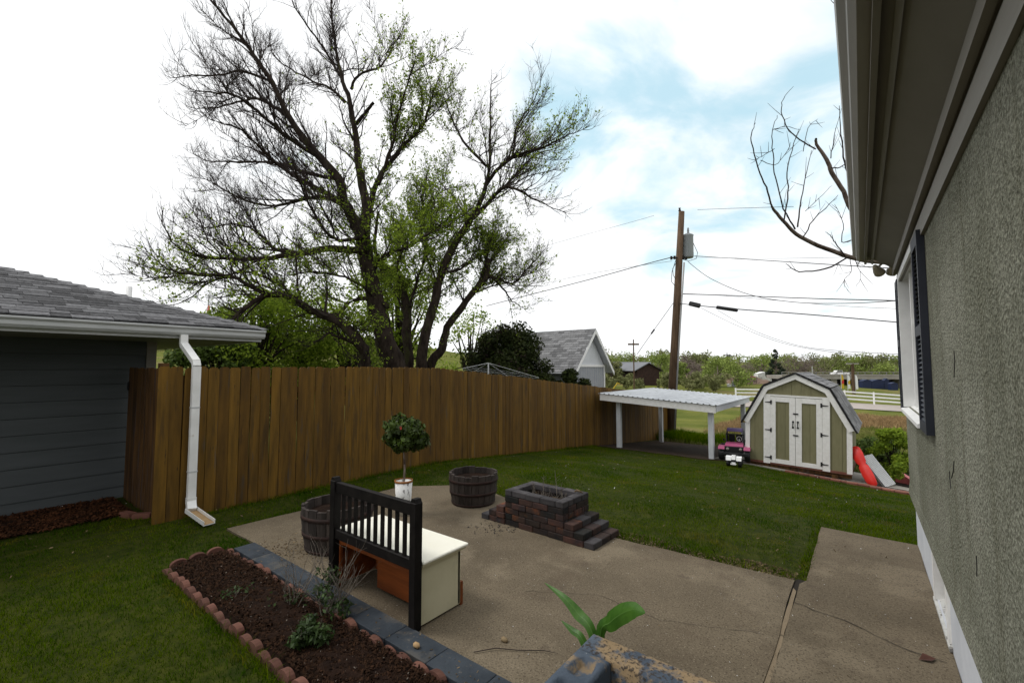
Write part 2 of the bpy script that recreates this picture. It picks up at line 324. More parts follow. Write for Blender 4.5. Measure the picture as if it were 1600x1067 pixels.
M['twigfar'] = mat('far_bare_twig', (0.15, 0.12, 0.10), (0.22, 0.175, 0.15), 0.9, 0.4, coords='World', island=0.3)
M['conifer'] = mat('conifer_needles', (0.012, 0.022, 0.012), (0.028, 0.042, 0.02), 0.9, 1, coords='World', island=.3)
M['lilac'] = mat('dark_shrub_leaf', (0.014, 0.022, 0.006), (0.040, 0.050, 0.012), 0.75, 2.2, coords='World', island=0.5, spec=0.1, transl=0.2, stains=[((0.045, 0.022, 0.030), 2.6, 0.57, 0.7)])
M['glossy'] = mat('glossy_dark_leaf', (0.018, 0.032, 0.003), (0.055, 0.088, 0.010), 0.55, 9, coords='World', island=0.5, spec=0.25, transl=0.2)
M['bedleaf'] = mat('bed_plant_leaf', (0.02, 0.040, 0.010), (0.05, 0.085, 0.020), 0.6, 9, coords='World', island=0.5, spec=0.3, transl=0.25)
M['tulip'] = mat('broad_green_leaf', (0.030, 0.095, 0.008), (0.065, 0.165, 0.018), 0.45, 3, stretch=(6, 6, .6), spec=0.4, transl=0.3, coords='World')
M['birch'] = mat('white_bark_pattern_pot', (0.70, 0.70, 0.68), (0.78, 0.78, 0.76), 0.6, 20, stretch=(1, 1, .5), stains=[((0.10, 0.09, 0.085), 34, 0.56, 0.9)], detail=3)
M['rust'] = mat('orange_pot_rim', (0.30, 0.12, 0.03), rough=.6)
M['flower'] = mat('coral_flower', (0.5, 0.05, 0.05), rough=.6)
M['pink'] = mat('pink_plastic', (0.42, 0.07, 0.18), rough=.45, spec=.5)
M['purple'] = mat('purple_plastic', (0.05, 0.02, 0.11), rough=.45)
M['blackpl'] = mat('black_plastic', (0.012, 0.012, 0.013), rough=.5)
M['whitepl'] = mat('white_plastic', (0.8, 0.8, 0.8), rough=.35, spec=.5)
M['red'] = mat('red_plastic', (0.55, 0.016, 0.012), (0.65, 0.025, 0.016), .4, 3, spec=.5)
M['bluegrey'] = mat('blue_grey_ribbed_plastic', (0.15, 0.19, 0.22), (0.21, 0.25, 0.28), .6, 3)
M['yellow'] = mat('yellow_paint', (0.55, 0.38, 0.02), rough=.5)
M['melon'] = mat('melon_pink', (0.6, 0.15, 0.16), rough=.5)
M['greywall'] = mat('pale_grey_siding', (0.27, 0.285, 0.31), (0.31, 0.325, 0.35), 0.8, 3)
M['gable'] = mat('white_gable_panel', (0.55, 0.57, 0.60), (0.62, 0.64, 0.67), 0.7, 3)
M['barn'] = mat('brown_barn', (0.026, 0.014, 0.011), (0.045, 0.024, 0.018), 0.9, 2, vary=.2)
M['barnroof'] = mat('grey_barn_roof', (0.16, 0.165, 0.18), rough=.8)
M['bridge'] = mat('bridge_concrete', (0.27, 0.25, 0.22), (0.33, 0.31, 0.28), .9, 1)
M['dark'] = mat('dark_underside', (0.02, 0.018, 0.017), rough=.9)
M['peelmore'] = mat('heavily_peeled_painted_block', (0.040, 0.055, 0.078), (0.070, 0.090, 0.118), 0.75, 4, coords='World', bump=0.7, bscale=60, bdist=.006, stains=[((0.235, 0.165, 0.090), 6.5, 0.485, 1.0), ((0.5, 0.5, 0.47), 23, 0.69, 0.8), ((0.03, 0.022, 0.016), 60, 0.52, 0.9)])
M['mortar'] = mat('sandy_joint_mortar', (0.17, 0.13, 0.085), (0.22, 0.17, 0.11), 0.95, 4, coords='World', bump=.4, bscale=70, stains=[((0.05, 0.04, 0.025), 9, 0.60, 0.7)])
M['peelsill'] = mat('peeling_sill_paint', (0.42, 0.42, 0.40), (0.52, 0.52, 0.50), 0.8, 5, coords='World', stains=[((0.14, 0.13, 0.12), 14, 0.53, 0.9)])
M['midrib'] = mat('pale_midrib', (0.09, 0.19, 0.04), rough=.5)
M['stone'] = mat('tan_stone', (0.33, 0.21, 0.10), (0.42, 0.29, 0.15), .8, 20)
M['blue'] = mat('blue_sheet', (0.012, 0.02, 0.06), rough=.6)
M['lampglass'] = mat('flood_lamp_glass', (0.32, 0.28, 0.20), rough=.25, spec=.6)
M['seam'] = mat('dark_joint_filler', (0.018, 0.014, 0.010), rough=.95)

def stucco():
    m = bpy.data.materials.new('rough_dash_stucco'); m.use_nodes = True; t = m.node_tree; b = t.nodes['Principled BSDF']
    p = N(t, 'ShaderNodeNewGeometry').outputs['Position']
    a = N(t, 'ShaderNodeTexNoise'); a.inputs['Scale'].default_value = 1.6; a.inputs['Detail'].default_value = 6; L(t, p, a.inputs['Vector'])
    c = ramp(t, a.outputs['Fac'], [(0.35, (0.185, 0.188, 0.142)), (0.65, (0.265, 0.267, 0.215))])
    sv = N(t, 'ShaderNodeVectorMath', operation='MULTIPLY'); L(t, p, sv.inputs[0]); sv.inputs[1].default_value = (1, 3.2, 0.35)
    s = N(t, 'ShaderNodeTexNoise'); s.inputs['Scale'].default_value = 2.2; s.inputs['Detail'].default_value = 5; L(t, sv.outputs[0], s.inputs['Vector'])
    mp = N(t, 'ShaderNodeMapRange'); L(t, s.outputs['Fac'], mp.inputs[0]); mp.inputs[1].default_value = 0.54; mp.inputs[2].default_value = 0.72; mp.inputs[4].default_value = 0.5
    c = mixc(t, mp.outputs[0], c, (0.13, 0.126, 0.085))
    v = N(t, 'ShaderNodeTexNoise'); v.inputs['Scale'].default_value = 62; v.inputs['Detail'].default_value = 5; v.inputs['Roughness'].default_value = .7; L(t, p, v.inputs['Vector'])
    c = mixc(t, 1.0, c, ramp(t, v.outputs['Fac'], [(0.38, (0.55, 0.54, 0.51)), (0.60, (1.2, 1.2, 1.2))]), 'MULTIPLY')
    vp = N(t, 'ShaderNodeTexVoronoi'); vp.inputs['Scale'].default_value = 70; L(t, p, vp.inputs['Vector'])
    pn = N(t, 'ShaderNodeTexNoise'); pn.inputs['Scale'].default_value = 9; pn.inputs['Detail'].default_value = 4; L(t, p, pn.inputs['Vector'])
    pit = math_n(t, 'LESS_THAN', vp.outputs['Distance'], math_n(t, 'MULTIPLY_ADD', pn.outputs['Fac'], 0.9, -0.26))
    c = mixc(t, math_n(t, 'MULTIPLY', pit, 0.62), c, (0.05, 0.048, 0.035))
    L(t, c, b.inputs['Base Color']); b.inputs['Roughness'].default_value = 0.95; b.inputs['Specular IOR Level'].default_value = .15
    v2 = N(t, 'ShaderNodeTexVoronoi'); v2.inputs['Scale'].default_value = 75; L(t, p, v2.inputs['Vector'])
    hsum = math_n(t, 'ADD', v.outputs['Fac'], math_n(t, 'MULTIPLY', v2.outputs['Distance'], 0.7))
    bp = N(t, 'ShaderNodeBump'); bp.inputs['Strength'].default_value = 0.9; bp.inputs['Distance'].default_value = 0.012; L(t, hsum, bp.inputs['Height']); L(t, bp.outputs[0], b.inputs['Normal'])
    return m
M['stucco'] = stucco()
# ================================================================== GROUND
def sheet(name, xs, ys, m, dz=0.0, lower=None):
    X, Y = np.meshgrid(xs, ys, indexing='ij'); Z = gz(X, Y) + dz
    if lower is not None: Z = Z + lower(X, Y)
    V = np.stack([X, Y, Z], -1).reshape(-1, 3); nx, ny = len(xs), len(ys)
    i, j = np.meshgrid(np.arange(nx - 1), np.arange(ny - 1), indexing='ij'); a = (i * ny + j).ravel()
    o = npmesh(name, V, np.stack([a, a + ny, a + ny + 1, a + 1], -1), 4, m, smooth=True); o['kind'] = 'structure'
    return o
sx = np.sinh(np.linspace(-5.2, 5.2, 261)) * 11; sy = np.concatenate([[-40, -20, -10], np.sinh(np.linspace(-0.5, 5.3, 200)) * 10])
# the ground slips under the lawn sheet inside the yard so nothing is coplanar
def low(X, Y): return np.where((X > -9.6) & (X < 2.2) & (Y > -5) & (Y < 18.5), -0.12, 0.0)
sheet('field_ground', sx, sy, M['field'], 0.0, low)
lx = np.linspace(-10, 2.4, 63); ly = np.linspace(-5.2, 19, 122)
sheet('lawn_ground', lx, ly, M['lawn'], 0.0)

def poly_slab(name, pts, z0, z1, m, parent=None, kind='structure', jag=0.0, follow=False, sub=0.25):
    """slab with an outline in plan; edges broken up a little"""
    out = []
    for i, p in enumerate(pts):
        q = pts[(i + 1) % len(pts)]; d = math.dist(p, q); n = max(1, int(d / sub))
        for k in range(n):
            f = k / n; out.append((p[0] + (q[0] - p[0]) * f + random.uniform(-jag, jag), p[1] + (q[1] - p[1]) * f + random.uniform(-jag, jag)))
    mb = MB(); n = len(out)
    h = (lambda x, y: g(x, y)) if follow else (lambda x, y: 0)
    mb.v = [(x, y, h(x, y) + z0) for x, y in out] + [(x, y, h(x, y) + z1) for x, y in out]
    mb.f = [tuple(range(n))[::-1], tuple(range(n, 2 * n))] + [(i, (i + 1) % n, n + (i + 1) % n, n + i) for i in range(n)]
    o = mb.build(name, m, parent)
    if kind: o['kind'] = kind
    return o
PATIO = [(-5.66, 2.10), (-0.985, 2.10), (-0.985, -2.2), (-0.535, -2.2), (-0.500, 4.56), (-1.3, 4.53), (-2.1, 4.5), (-2.3, 4.74), (-3.6, 4.8), (-4.3, 5.05), (-5.0, 4.95), (-5.55, 4.45), (-5.62, 3.2)]
poly_slab('patio', PATIO, -0.12, 0.022, M['concrete'], jag=0.012)
poly_slab('walkway', [(-0.470, 2.9), (0.392, 2.9), (0.392, 6.2), (-0.42, 6.24), (-0.43, 4.6), (-0.468, 4.5)], -0.12, 0.020, M['concrete'], jag=0.004)
poly_slab('walkway', [(-0.470, -2.2), (0.392, -2.2), (0.392, 2.886), (-0.470, 2.886)], -0.12, 0.024, M['concrete'], jag=0.003)
poly_slab('joint_mortar_strip', [(-.525, -2.2), (-.478, -2.2), (-.474, 4.35), (-.502, 4.4)], -.1, .016, M['mortar'], jag=.003, sub=.1)
sm = poly_slab('patio_joint_filler', [(-0.54, -2.2), (0.36, -2.2), (0.36, 4.62), (-0.54, 4.62)], -0.10, 0.010, M['seam'])
# hairline cracks across the walkway (thin sunk ribbons of dirt)
def crack(name, pts, z, w=0.006):
    fine = []
    for a, b in zip(pts, pts[1:]):
        n = max(2, int(math.dist(a, b) / 0.06))
        for k in range(n): f = k / n; fine.append(Vector((a[0] + (b[0] - a[0]) * f + random.uniform(-.012, .012), a[1] + (b[1] - a[1]) * f + random.uniform(-.012, .012), z)))
    fine.append(Vector((*pts[-1], z))); mb = MB(); vs = []
    for i, p in enumerate(fine):
        t = (fine[min(i + 1, len(fine) - 1)] - fine[max(i - 1, 0)]).normalized(); n = Vector((-t.y, t.x, 0)); ww = w * random.uniform(.3, 1)
        vs += [p + n * ww / 2, p - n * ww / 2]
    mb.add(vs, [(2 * i, 2 * i + 1, 2 * i + 3, 2 * i + 2) for i in range(len(fine) - 1)])
    o = mb.build(name, M['seam']); o['kind'] = 'structure'; return o
crack('walkway_crack', [(-0.46, 4.12), (-0.1, 4.02), (0.12, 3.9), (0.35, 3.86)], 0.026, 0.009)
crack('patio_crack', [(-2.2, 3.0), (-1.7, 3.3), (-1.2, 3.25), (-0.6, 3.5)], 0.026, 0.004)
crack('patio_crack', [(-5.4, 3.4), (-4.7, 3.5), (-4.2, 3.3)], 0.026, 0.004)
# flower bed, mulch by the garage, carport floor, pads behind the lawn
def mound(name, x0, x1, y0, y1, h, m, step=0.05, rough=0.02, dz=0.0):
    xs = np.arange(x0, x1 + .001, step); ys = np.arange(y0, y1 + .001, step); X, Y = np.meshgrid(xs, ys, indexing='ij')
    u = (X - x0) / (x1 - x0); v = (Y - y0) / (y1 - y0); Z = gz(X, Y) + dz + h * np.clip(16 * u * (1 - u) * v * (1 - v), 0, 1) ** .4 + rng.uniform(-rough, rough, X.shape)
    V = np.stack([X, Y, Z], -1).reshape(-1, 3); ny = len(ys)
    i, j = np.meshgrid(np.arange(len(xs) - 1), np.arange(ny - 1), indexing='ij'); a = (i * ny + j).ravel()
    o = npmesh(name, V, np.stack([a, a + ny, a + ny + 1, a + 1], -1), 4, m, smooth=True); o['kind'] = 'structure'; return o
mound('flower_bed_soil', -4.95, -1.25, 1.36, 1.86, 0.05, M['mulch'], 0.04, 0.010, 0.01)
mound('mulch_strip', -8.28, -7.2, -4.5, 1.62, 0.03, M['mulch'], 0.05, 0.010, 0.01)
poly_slab('carport_floor', [(-6.45, 12.55), (-3.2, 12.35), (-2.5, 12.9), (-2.7, 17.0), (-6.3, 17.3)], -0.2, 0.02, M['dirt'], follow=True, jag=.06)
SH = GP(1166, 724)                     # front left corner of the shed
SHA = -0.03                            # its turn about z
ux = Vector((math.cos(SHA), math.sin(SHA), 0)); uy = Vector((-math.sin(SHA), math.cos(SHA), 0))
def sh(a, b): p = SH + ux * a + uy * b; return (p.x, p.y)
poly_slab('shed_pad', [sh(-0.75, -0.12), sh(4.1, -0.22), sh(4.1, 2.2), sh(-0.75, 2.9)], -0.3, 0.03, M['slab'], follow=True)
p_ = [sh(2.9, 1.0), sh(4.6, .8), sh(4.6, 4.5), sh(2.9, 4.5)]
poly_slab('garden_soil', p_, -0.2, 0.06, M['mulch'], follow=True, jag=.05)
# road, bank, far lawn
def strip(name, pix, m, dz, n=24):
    """quad strip on the terrain between two pixel rows' ground points"""
    A = [GP(*pix[0]), GP(*pix[1]), GP(*pix[2]), GP(*pix[3])]; vs = []
    for k in range(n + 1):
        f = k / n; a = A[0].lerp(A[1], f); b = A[3].lerp(A[2], f)
        for s in range(5): q = a.lerp(b, s / 4); vs.append((q.x, q.y, g(q.x, q.y) + dz))
    fs = [(k * 5 + s, k * 5 + s + 1, (k + 1) * 5 + s + 1, (k + 1) * 5 + s) for k in range(n) for s in range(4)]
    mb = MB(); mb.add(vs, fs); o = mb.build(name, m); o['kind'] = 'structure'; return o
strip('road', [(700, 625), (1800, 636), (1800, 645), (700, 634)], M['asphalt'], 0.06)

# ================================================================== HOUSE ON THE RIGHT
WX, HY = 0.36, 6.3
house = thing('house', 'grey green stucco house with white foundation, close at the right edge beside the walkway', 'house', (WX, HY, 0))
def H(mb, name, m, parent=house, **k):
    smooth = k.pop('smooth', False)
    mb.v = [(v[0] - WX, v[1] - HY, v[2]) if parent is house else v for v in mb.v]
    return mb.build(name, m, parent, smooth, **k)
w0, w1, wz0, wz1 = 4.36, 5.98, 1.43, 2.74          # main window opening
mb = MB()
for a in ((-3.5, w0, 0.54, 3.05), (w1, HY, 0.54, 3.05), (w0, w1, 0.54, wz0), (w0, w1, wz1, 3.05)):
    mb.box(WX, WX + .2, a[0], a[1], a[2], a[3])
mb.box(WX + .2, 6.0, HY - .02, HY, 0.54, 3.05); mb.box(WX + .2, 6, -3.5, -3.48, 0.54, 2.9)
H(mb, 'wall', M['stucco'])
mb = MB(); b0, b1 = 4.05, 4.80                     # basement window opening
for a in ((-3.5, b0, -.15, .54), (b1, HY - .03, -.15, .54), (b0, b1, -.15, .06), (b0, b1, .50, .54)): mb.box(WX + .035, WX + .22, *a)
mb.box(WX + .22, 5.9, HY - .05, HY - .03, -.15, .54)
H(mb, 'foundation', M['block'])
fl = MB(); fl.prism([(WX - .012, .52), (WX + .04, .545), (WX + .002, .62), (WX - .002, .62)], 'y', -3.5, HY); H(fl, 'stucco_drip_edge', M['stucco'])
bw = H(MB().box(WX + .12, WX + .14, b0, b1, .06, .50), 'basement_window', M['whiteworn'])
def sub(mb, name, m, parent, **k):
    mb.v = [(v[0] - WX, v[1] - HY, v[2]) for v in mb.v]; return mb.build(name, m, parent, **k)
f = MB(); f.box(WX + .02, WX + .12, b0, b0 + .05, .06, .5); f.box(WX + .02, WX + .12, b1 - .05, b1, .06, .5); f.box(WX + .02, WX + .12, b0 + .05, b1 - .05, .45, .5); f.box(WX + .05, WX + .12, (b0 + b1) / 2 - .02, (b0 + b1) / 2 + .02, .1, .45)
sub(f, 'frame', M['whiteworn'], bw); sub(MB().box(WX + .08, WX + .125, b0 + .05, b1 - .05, .10, .45), 'pane', M['screen'], bw)
sub(MB().prism([(WX + .018, .045), (WX + .12, .10), (WX + .12, .06), (WX + .018, .025)], 'y', b0 - .04, b1 + .04), 'sill', M['peelsill'], bw)
# main window
win = H(MB().box(WX + .11, WX + .125, w0 + .05, w1 - .05, wz0 + .04, wz1 - .05), 'window', M['glass'])
f = MB(); t_ = .055
f.box(WX - .035, WX + .12, w0, w0 + t_, wz0, wz1); f.box(WX - .035, WX + .12, w1 - t_, w1, wz0, wz1); f.box(WX - .035, WX + .12, w0 + t_, w1 - t_, wz1 - t_, wz1)
f.box(WX + .02, WX + .12, (w0 + w1) / 2 + .25, (w0 + w1) / 2 + .31, wz0 + .03, wz1 - t_)
sub(f, 'frame', M['white'], win)
sub(MB().prism([(WX - .055, wz0 - .02), (WX + .12, wz0 + .03), (WX + .12, wz0 - .02), (WX - .055, wz0 - .05)], 'y', w0 - .02, w1 + .02), 'sill', M['white'], win)
sub(MB().box(WX + .06, WX + .08, w0 + t_ + .01, (w0 + w1) / 2, wz0 + .05, wz0 + .75), 'insect_screen', M['screen'], win)
f = MB(); f.box(WX + .055, WX + .10, w0 + t_, w0 + t_ + .05, wz0 + .03, wz1 - t_); f.box(WX + .05, WX + .10, w0 + t_ + .05, (w0 + w1) / 2 + .25, wz0 + .78, wz0 + .83); f.box(WX + .05, WX + .10, w0 + t_ + .05, w1 - t_, wz0 + .03, wz0 + .07)
sub(f, 'sash', M['white'], win)
def shutter(y0, y1, z0, z1):
    s = H(MB().box(WX - .012, WX - .002, y0 + .04, y1 - .04, z0 + .04, z1 - .04), 'shutter', M['navy'])
    f = MB(); f.box(WX - .042, WX - .002, y0, y0 + .05, z0, z1); f.box(WX - .042, WX - .002, y1 - .05, y1, z0, z1)
    zm = (z0 + z1) / 2 - .02
    for a, b in ((z0, z0 + .07), (zm, zm + .07), (z1 - .09, z1)): f.box(WX - .042, WX - .002, y0 + .05, y1 - .05, a, b)
    sub(f, 'shutter_frame', M['navy'], s)
    l = MB()
    for a, b in ((z0 + .07, zm), (zm + .07, z1 - .09)):
        n = int((b - a) / .032)
        for k in range(n):
            z = a + (b - a) * (k + .5) / n; l.prism([(WX - .036, z - .012), (WX - .031, z - .014), (WX - .010, z + .010), (WX - .015, z + .013)], 'y', y0 + .05, y1 - .05)
    o = sub(l, 'louvre_slats', M['navy'], s); o['kind'] = 'stuff'
shutter(3.93, 4.34, 1.38, 2.72); shutter(6.0, 6.29, 1.38, 2.72)
# eave
H(MB().box(WX - .02, WX - .001, -3.5, HY + .02, 2.68, 2.80), 'frieze_board', M['trimgreige'])
H(MB().prism([(WX - .26, 3.05), (WX - .04, 2.885), (WX - .001, 2.885), (WX - .001, 2.905), (WX - .26, 3.07)], 'y', -3.5, HY + .03).box(WX - .26, WX + .1, HY + .031, HY + .28, 3.052, 3.07), 'soffit', M['soffith'])
H(MB().box(WX - .052, WX - .0255, -3.5, HY + .1, 2.815, 2.884).box(WX - .0245, WX - .001, -3.5, HY + .1, 2.83, 2.884).prism([(WX - .225, 3.012), (WX - .205, 2.996), (WX - .205, 3.006), (WX - .225, 3.022)], 'y', -3.5, HY + .28), 'soffit_moulding', M['trimgreige'])
H(MB().box(WX - .285, WX - .262, -3.5, HY + .28, 3.01, 3.21), 'fascia', M['trimgreige'])
gut = [(0.045, 2.90), (-.005, 2.90), (-.03, 2.925), (-.035, 2.96), (-.062, 2.985), (-.068, 3.03), (-.06, 3.03), (-.055, 2.99), (-.03, 2.966), (-.022, 2.93), (0, 2.91), (0.045, 2.91)]
gut = [(a + .038, b + .15) for a, b in gut]
H(MB().prism(gut, 'y', -3.5, HY + .30), 'gutter', M['gutterh'])
H(MB().prism([(0.074, 3.055), (-.03, 3.14), (-.03, 3.17), (0.074, 3.17)], 'y', HY + .30, HY + .305), 'gutter_end_cap', M['gutterh'])
rf = MB(); rf.prism([(WX - .33, 3.20), (3.2, 4.35), (6.2, 3.20), (6.2, 3.17), (3.2, 4.30), (WX - .27, 3.17)], 'y', -3.5, HY + .28); H(rf, 'roof', M['shingle'])
ge = MB(); ge.prism([(WX + .003, 3.052), (6.0, 3.052), (6.0, 3.15), (3.2, 4.25), (WX + .003, 3.15)], 'y', HY - .03, HY - .01); H(ge, 'gable_wall', M['stucco'])
# cracks and a scrape in the stucco
def wallmark(name, pts, w, m, label, d=.003):
    ps = [XP(px, py, WX - d) for px, py in pts]; mb = MB(); vs = []
    for i, p in enumerate(ps):
        ww = w * (.25 if i in (0, len(ps) - 1) else random.uniform(.6, 1.1)); vs += [(WX - d, p.y - ww / 2, p.z), (WX - d, p.y + ww / 2, p.z), (WX + .004, p.y - ww / 2, p.z), (WX + .004, p.y + ww / 2, p.z)]
    fs = []
    for i in range(len(ps) - 1):
        a, b = 4 * i, 4 * i + 4; fs += [(a, a + 1, b + 1, b), (a, b, b + 2, a + 2), (a + 1, a + 3, b + 3, b + 1)]
    mb.add(vs, fs); o = H(mb, name, m); o['label'] = label
wallmark('crack', [(1483, 736), (1483.5, 748), (1485, 763)], .012, M['black'], 'short dark crack in the stucco')
wallmark('crack', [(1490, 720), (1489, 735), (1486, 747)], .006, M['black'], 'thin crack above the short dark one')
wallmark('crack', [(1490, 548), (1491, 565), (1490, 590)], .003, M['dark'], 'hairline crack beside the shutter')
wallmark('crack', [(1525, 868), (1525.5, 885), (1525.5, 900)], .0015, M['black'], 'thin crack under the pale scrape')
# floodlight under the far corner of the eave
fd = H(MB().box(WX - .16, WX - .06, HY + .09, HY + .19, 3.0, 3.05), 'floodlight', M['blackpl'])
for k, (dx, dy, tx) in enumerate(((-.06, 0.0, -.6), (.07, .03, .4))):
    c = Vector((WX - .11 + dx, HY + .11 + dy, 2.90)); m4 = Matrix.Translation(c) @ Matrix.Rotation(tx, 4, 'Y') @ Matrix.Rotation(.9, 4, 'X')
    prof = [(.02, .08), (.03, .05), (.05, -.01), (.055, -.05), (.05, -.06)]; mbb = MB(); mbb.lathe(prof, 14); mbb.v = [tuple(m4 @ Vector(v)) for v in mbb.v]
    mbb.tube([c + Vector((0, 0, .03)), (WX - .11, HY + .11, 2.99)], .012, 6)
    sub(mbb, 'lamp_head', M['lampglass'], fd, smooth=True)

# ================================================================== GARAGE ON THE LEFT
GX, GE = -8.3, 2.0
garage = thing('garage', 'low garage with dark slate siding and grey shingled hip roof at the left edge', 'garage', (GX, GE, 0))
zz = -.05; k = 0
eh = 0.205
while zz < 2.15:
    mb = MB(); y0, y1 = -5 - GE, -.1
    mb.prism([(0, zz - .01), (.022, zz), (.022, zz + .02), (.006, zz + eh - .004), (0, zz + eh - .004)], 'y', y0, y1)
    mb.build('siding_board', M['siding'], garage); zz += eh
MB().box(-.16, -.001, -5 - GE, -.001, -.3, 2.2).build('wall', M['siding'], garage)
MB().box(-4.0, -.161, -.16, -.002, -.3, 2.2).build('end_wall', M['siding'], garage)
MB().box(-.12, .03, -.098, .02, -.1, 2.2).build('corner_trim', M['trimgreige'], garage)
SZ = 2.2; EX, EY = 1.42, 0.90       # soffit height, eave overhangs (local)
MB().box(-4, EX - .02, -5 - GE, EY - .02, SZ, SZ + .02).build('soffit', M['soffit'], garage)
MB().box(EX - .02, EX, -5 - GE, EY, SZ - .01, SZ + .155).box(-4, EX - .021, EY - .02, EY - .001, SZ - .01, SZ + .155).build('fascia', M['guttergrey'], garage)
ga = [(EX + .001, SZ + .03), (EX + .06, SZ + .03), (EX + .085, SZ + .06), (EX + .09, SZ + .10), (EX + .115, SZ + .125), (EX + .115, SZ + .145), (EX + .105, SZ + .145), (EX + .10, SZ + .128), (EX + .078, SZ + .105), (EX + .07, SZ + .065), (EX + .055, SZ + .045), (EX + .001, SZ + .045)]
MB().prism(ga, 'y', -5 - GE, EY + .02).build('gutter', M['guttergrey'], garage)
PR = 0.335; zr = SZ + .16
rt = 4.0
mb = MB(); e = [(EX + .03, -5 - GE, zr), (EX + .03, EY + .03, zr), (EX + .03 - rt, EY + .03 - rt, zr + PR * rt), (EX + .03 - rt, -5 - GE, zr + PR * rt), (EX + .03 - 2 * rt, EY + .03, zr)]
mb.add(e + [(x, y, z - .03) for x, y, z in e], [(0, 1, 2, 3), (1, 4, 2), (5, 8, 7, 6), (6, 7, 9), (0, 5, 6, 1), (1, 6, 9, 4), (0, 3, 8, 5)])
mb.build('roof_deck', M['dark'], garage)
tilt = math.atan(PR)
shm = []
for wd in (.16, .22, .30, .36):
    shm.append((wd, MB().prism([(.012, 0.004), (.012, .018), (-.20, .010), (-.20, .002)], 'y', 0.003, wd - .003).mesh('shingle', M['shingle'])))
row = 0; s = 0.0; SL = math.sqrt(1 + PR * PR); nsh = 0
while s < 3.9 * SL and row < 22:
    t = s / SL; x = EX + .03 - t; z = zr + PR * t; ymax = EY + .03 - t; y = -2.35 - random.random() * .3 if row < 30 else 0
    ymin = -2.4 - t * .2; y = ymin
    while y < ymax - .03:
        wd, me = random.choice(shm); sc = 1.0
        if y + wd > ymax: sc = (ymax - y) / wd
        link('shingle', me, garage, (x, y, z + random.uniform(0, .006)), (0, tilt, 0), (1, sc, 1)); nsh += 1; y += wd * sc
    s += .135; row += 1
print('shingles', nsh)
hp = MB()
for k in range(20):
    t = k * .16; c = Vector((EX + .03 - t, EY + .03 - t, zr + PR * t + .012)); d = Vector((-.2, -.2, PR * .2)); n1 = Vector((.07, -.07, -.012)); 
    a, b = c - d * .1, c + d; up = Vector((0, 0, .018)); 
    hp.add([a + n1, a + up, a - n1, b + n1 - up * .3, b + up * .6, b - n1 - up * .3], [(0, 1, 4, 3), (1, 2, 5, 4), (0, 1, 2)])
o = hp.build('hip_caps', M['shingle'], garage)
vt = XP(202, 448, -9.6) - Vector((GX, GE, 0)); mb = MB().lathe([(.042, -.6), (.042, 0), (.036, 0), (.036, -0.2)], 14, tuple(vt), close=False); mb.build('vent_pipe', M['white'], garage, True)
def ribbed(mb, a, b, w, d):
    """rectangular pipe from a to b"""
    a, b = Vector(a), Vector(b); t = (b - a).normalized(); u = Vector((0, 1, 0)); u = (u - t * u.dot(t)).normalized(); n = t.cross(u)
    vs = [p + u * su * w / 2 + n * sn * d / 2 for p in (a, b) for su, sn in ((-1, -1), (1, -1), (1, 1), (-1, 1))]
    return mb.add(vs, [(0, 1, 2, 3), (4, 5, 6, 7)] + [(i, (i + 1) % 4, 4 + (i + 1) % 4, 4 + i) for i in range(4)])
# downspout: outlet, two elbows, long drop, kick-out trough
dw = MB(); P0 = Vector((EX + .055, -.06, SZ + .035)); P1 = P0 + Vector((0, 0, -.13)); P2 = Vector((-6.46 - GX, -.02, 1.83)); P3 = Vector((-6.46 - GX, -.02, .20))
ds = MB(); ribbed(ds, P2, P3, .085, .06); dso = ds.build('downspout', M['downspout'], garage)
e1 = MB(); ribbed(e1, P0, P1, .08, .058); ribbed(e1, P1 + Vector((0, 0, .01)), P2 + Vector((-.03, 0, .06)), .083, .06); ribbed(e1, P2 + Vector((-.036, 0, .065)), P2, .081, .062)
e1.build('upper_elbow', M['downspout'], dso)
e2 = MB(); ribbed(e2, P3 + Vector((0, 0, .05)), P3 + Vector((.0, 0, -.02)), .095, .07); ribbed(e2, P3 + Vector((0, 0, 0)), P3 + Vector((.10, -.02, -.08)), .093, .068)
e2.build('lower_elbow', M['downspout'], dso)
for zc in (1.32, .55):
    MB().box(P2.x - .034, P2.x + .034, -.0665, .0265, zc, zc + .018).build('joint_band', M['guttergrey'], dso)
tr = MB(); A = P3 + Vector((.06, -.02, -.10)); B = P3 + Vector((.52, .03, -.175)); dd = (B - A).normalized(); sd_ = dd.cross(Vector((0, 0, 1))).normalized(); un = sd_.cross(dd)
prof = [(-.06, .05), (-.06, 0), (.06, 0), (.06, .05), (.054, .05), (.054, .008), (-.054, .008), (-.054, .05)]
tr.add([p + sd_ * a + un * b for p in (A, B) for a, b in prof], [tuple(range(8)), tuple(range(8, 16))] + [(i, (i + 1) % 8, 8 + (i + 1) % 8, 8 + i) for i in range(8)])
tr.build('kick_out_trough', M['downspout'], dso)
ib = MB(); ib.add([p + sd_ * a + un * b for p in (A + dd * .02, B - dd * .004) for a, b in ((-.052, .010), (.052, .010), (.052, .013), (-.052, .013))], [(0, 1, 2, 3), (4, 5, 6, 7), (0, 1, 5, 4), (1, 2, 6, 5), (2, 3, 7, 6), (3, 0, 4, 7)]); ib.build('trough_silt', M['stone'], dso)

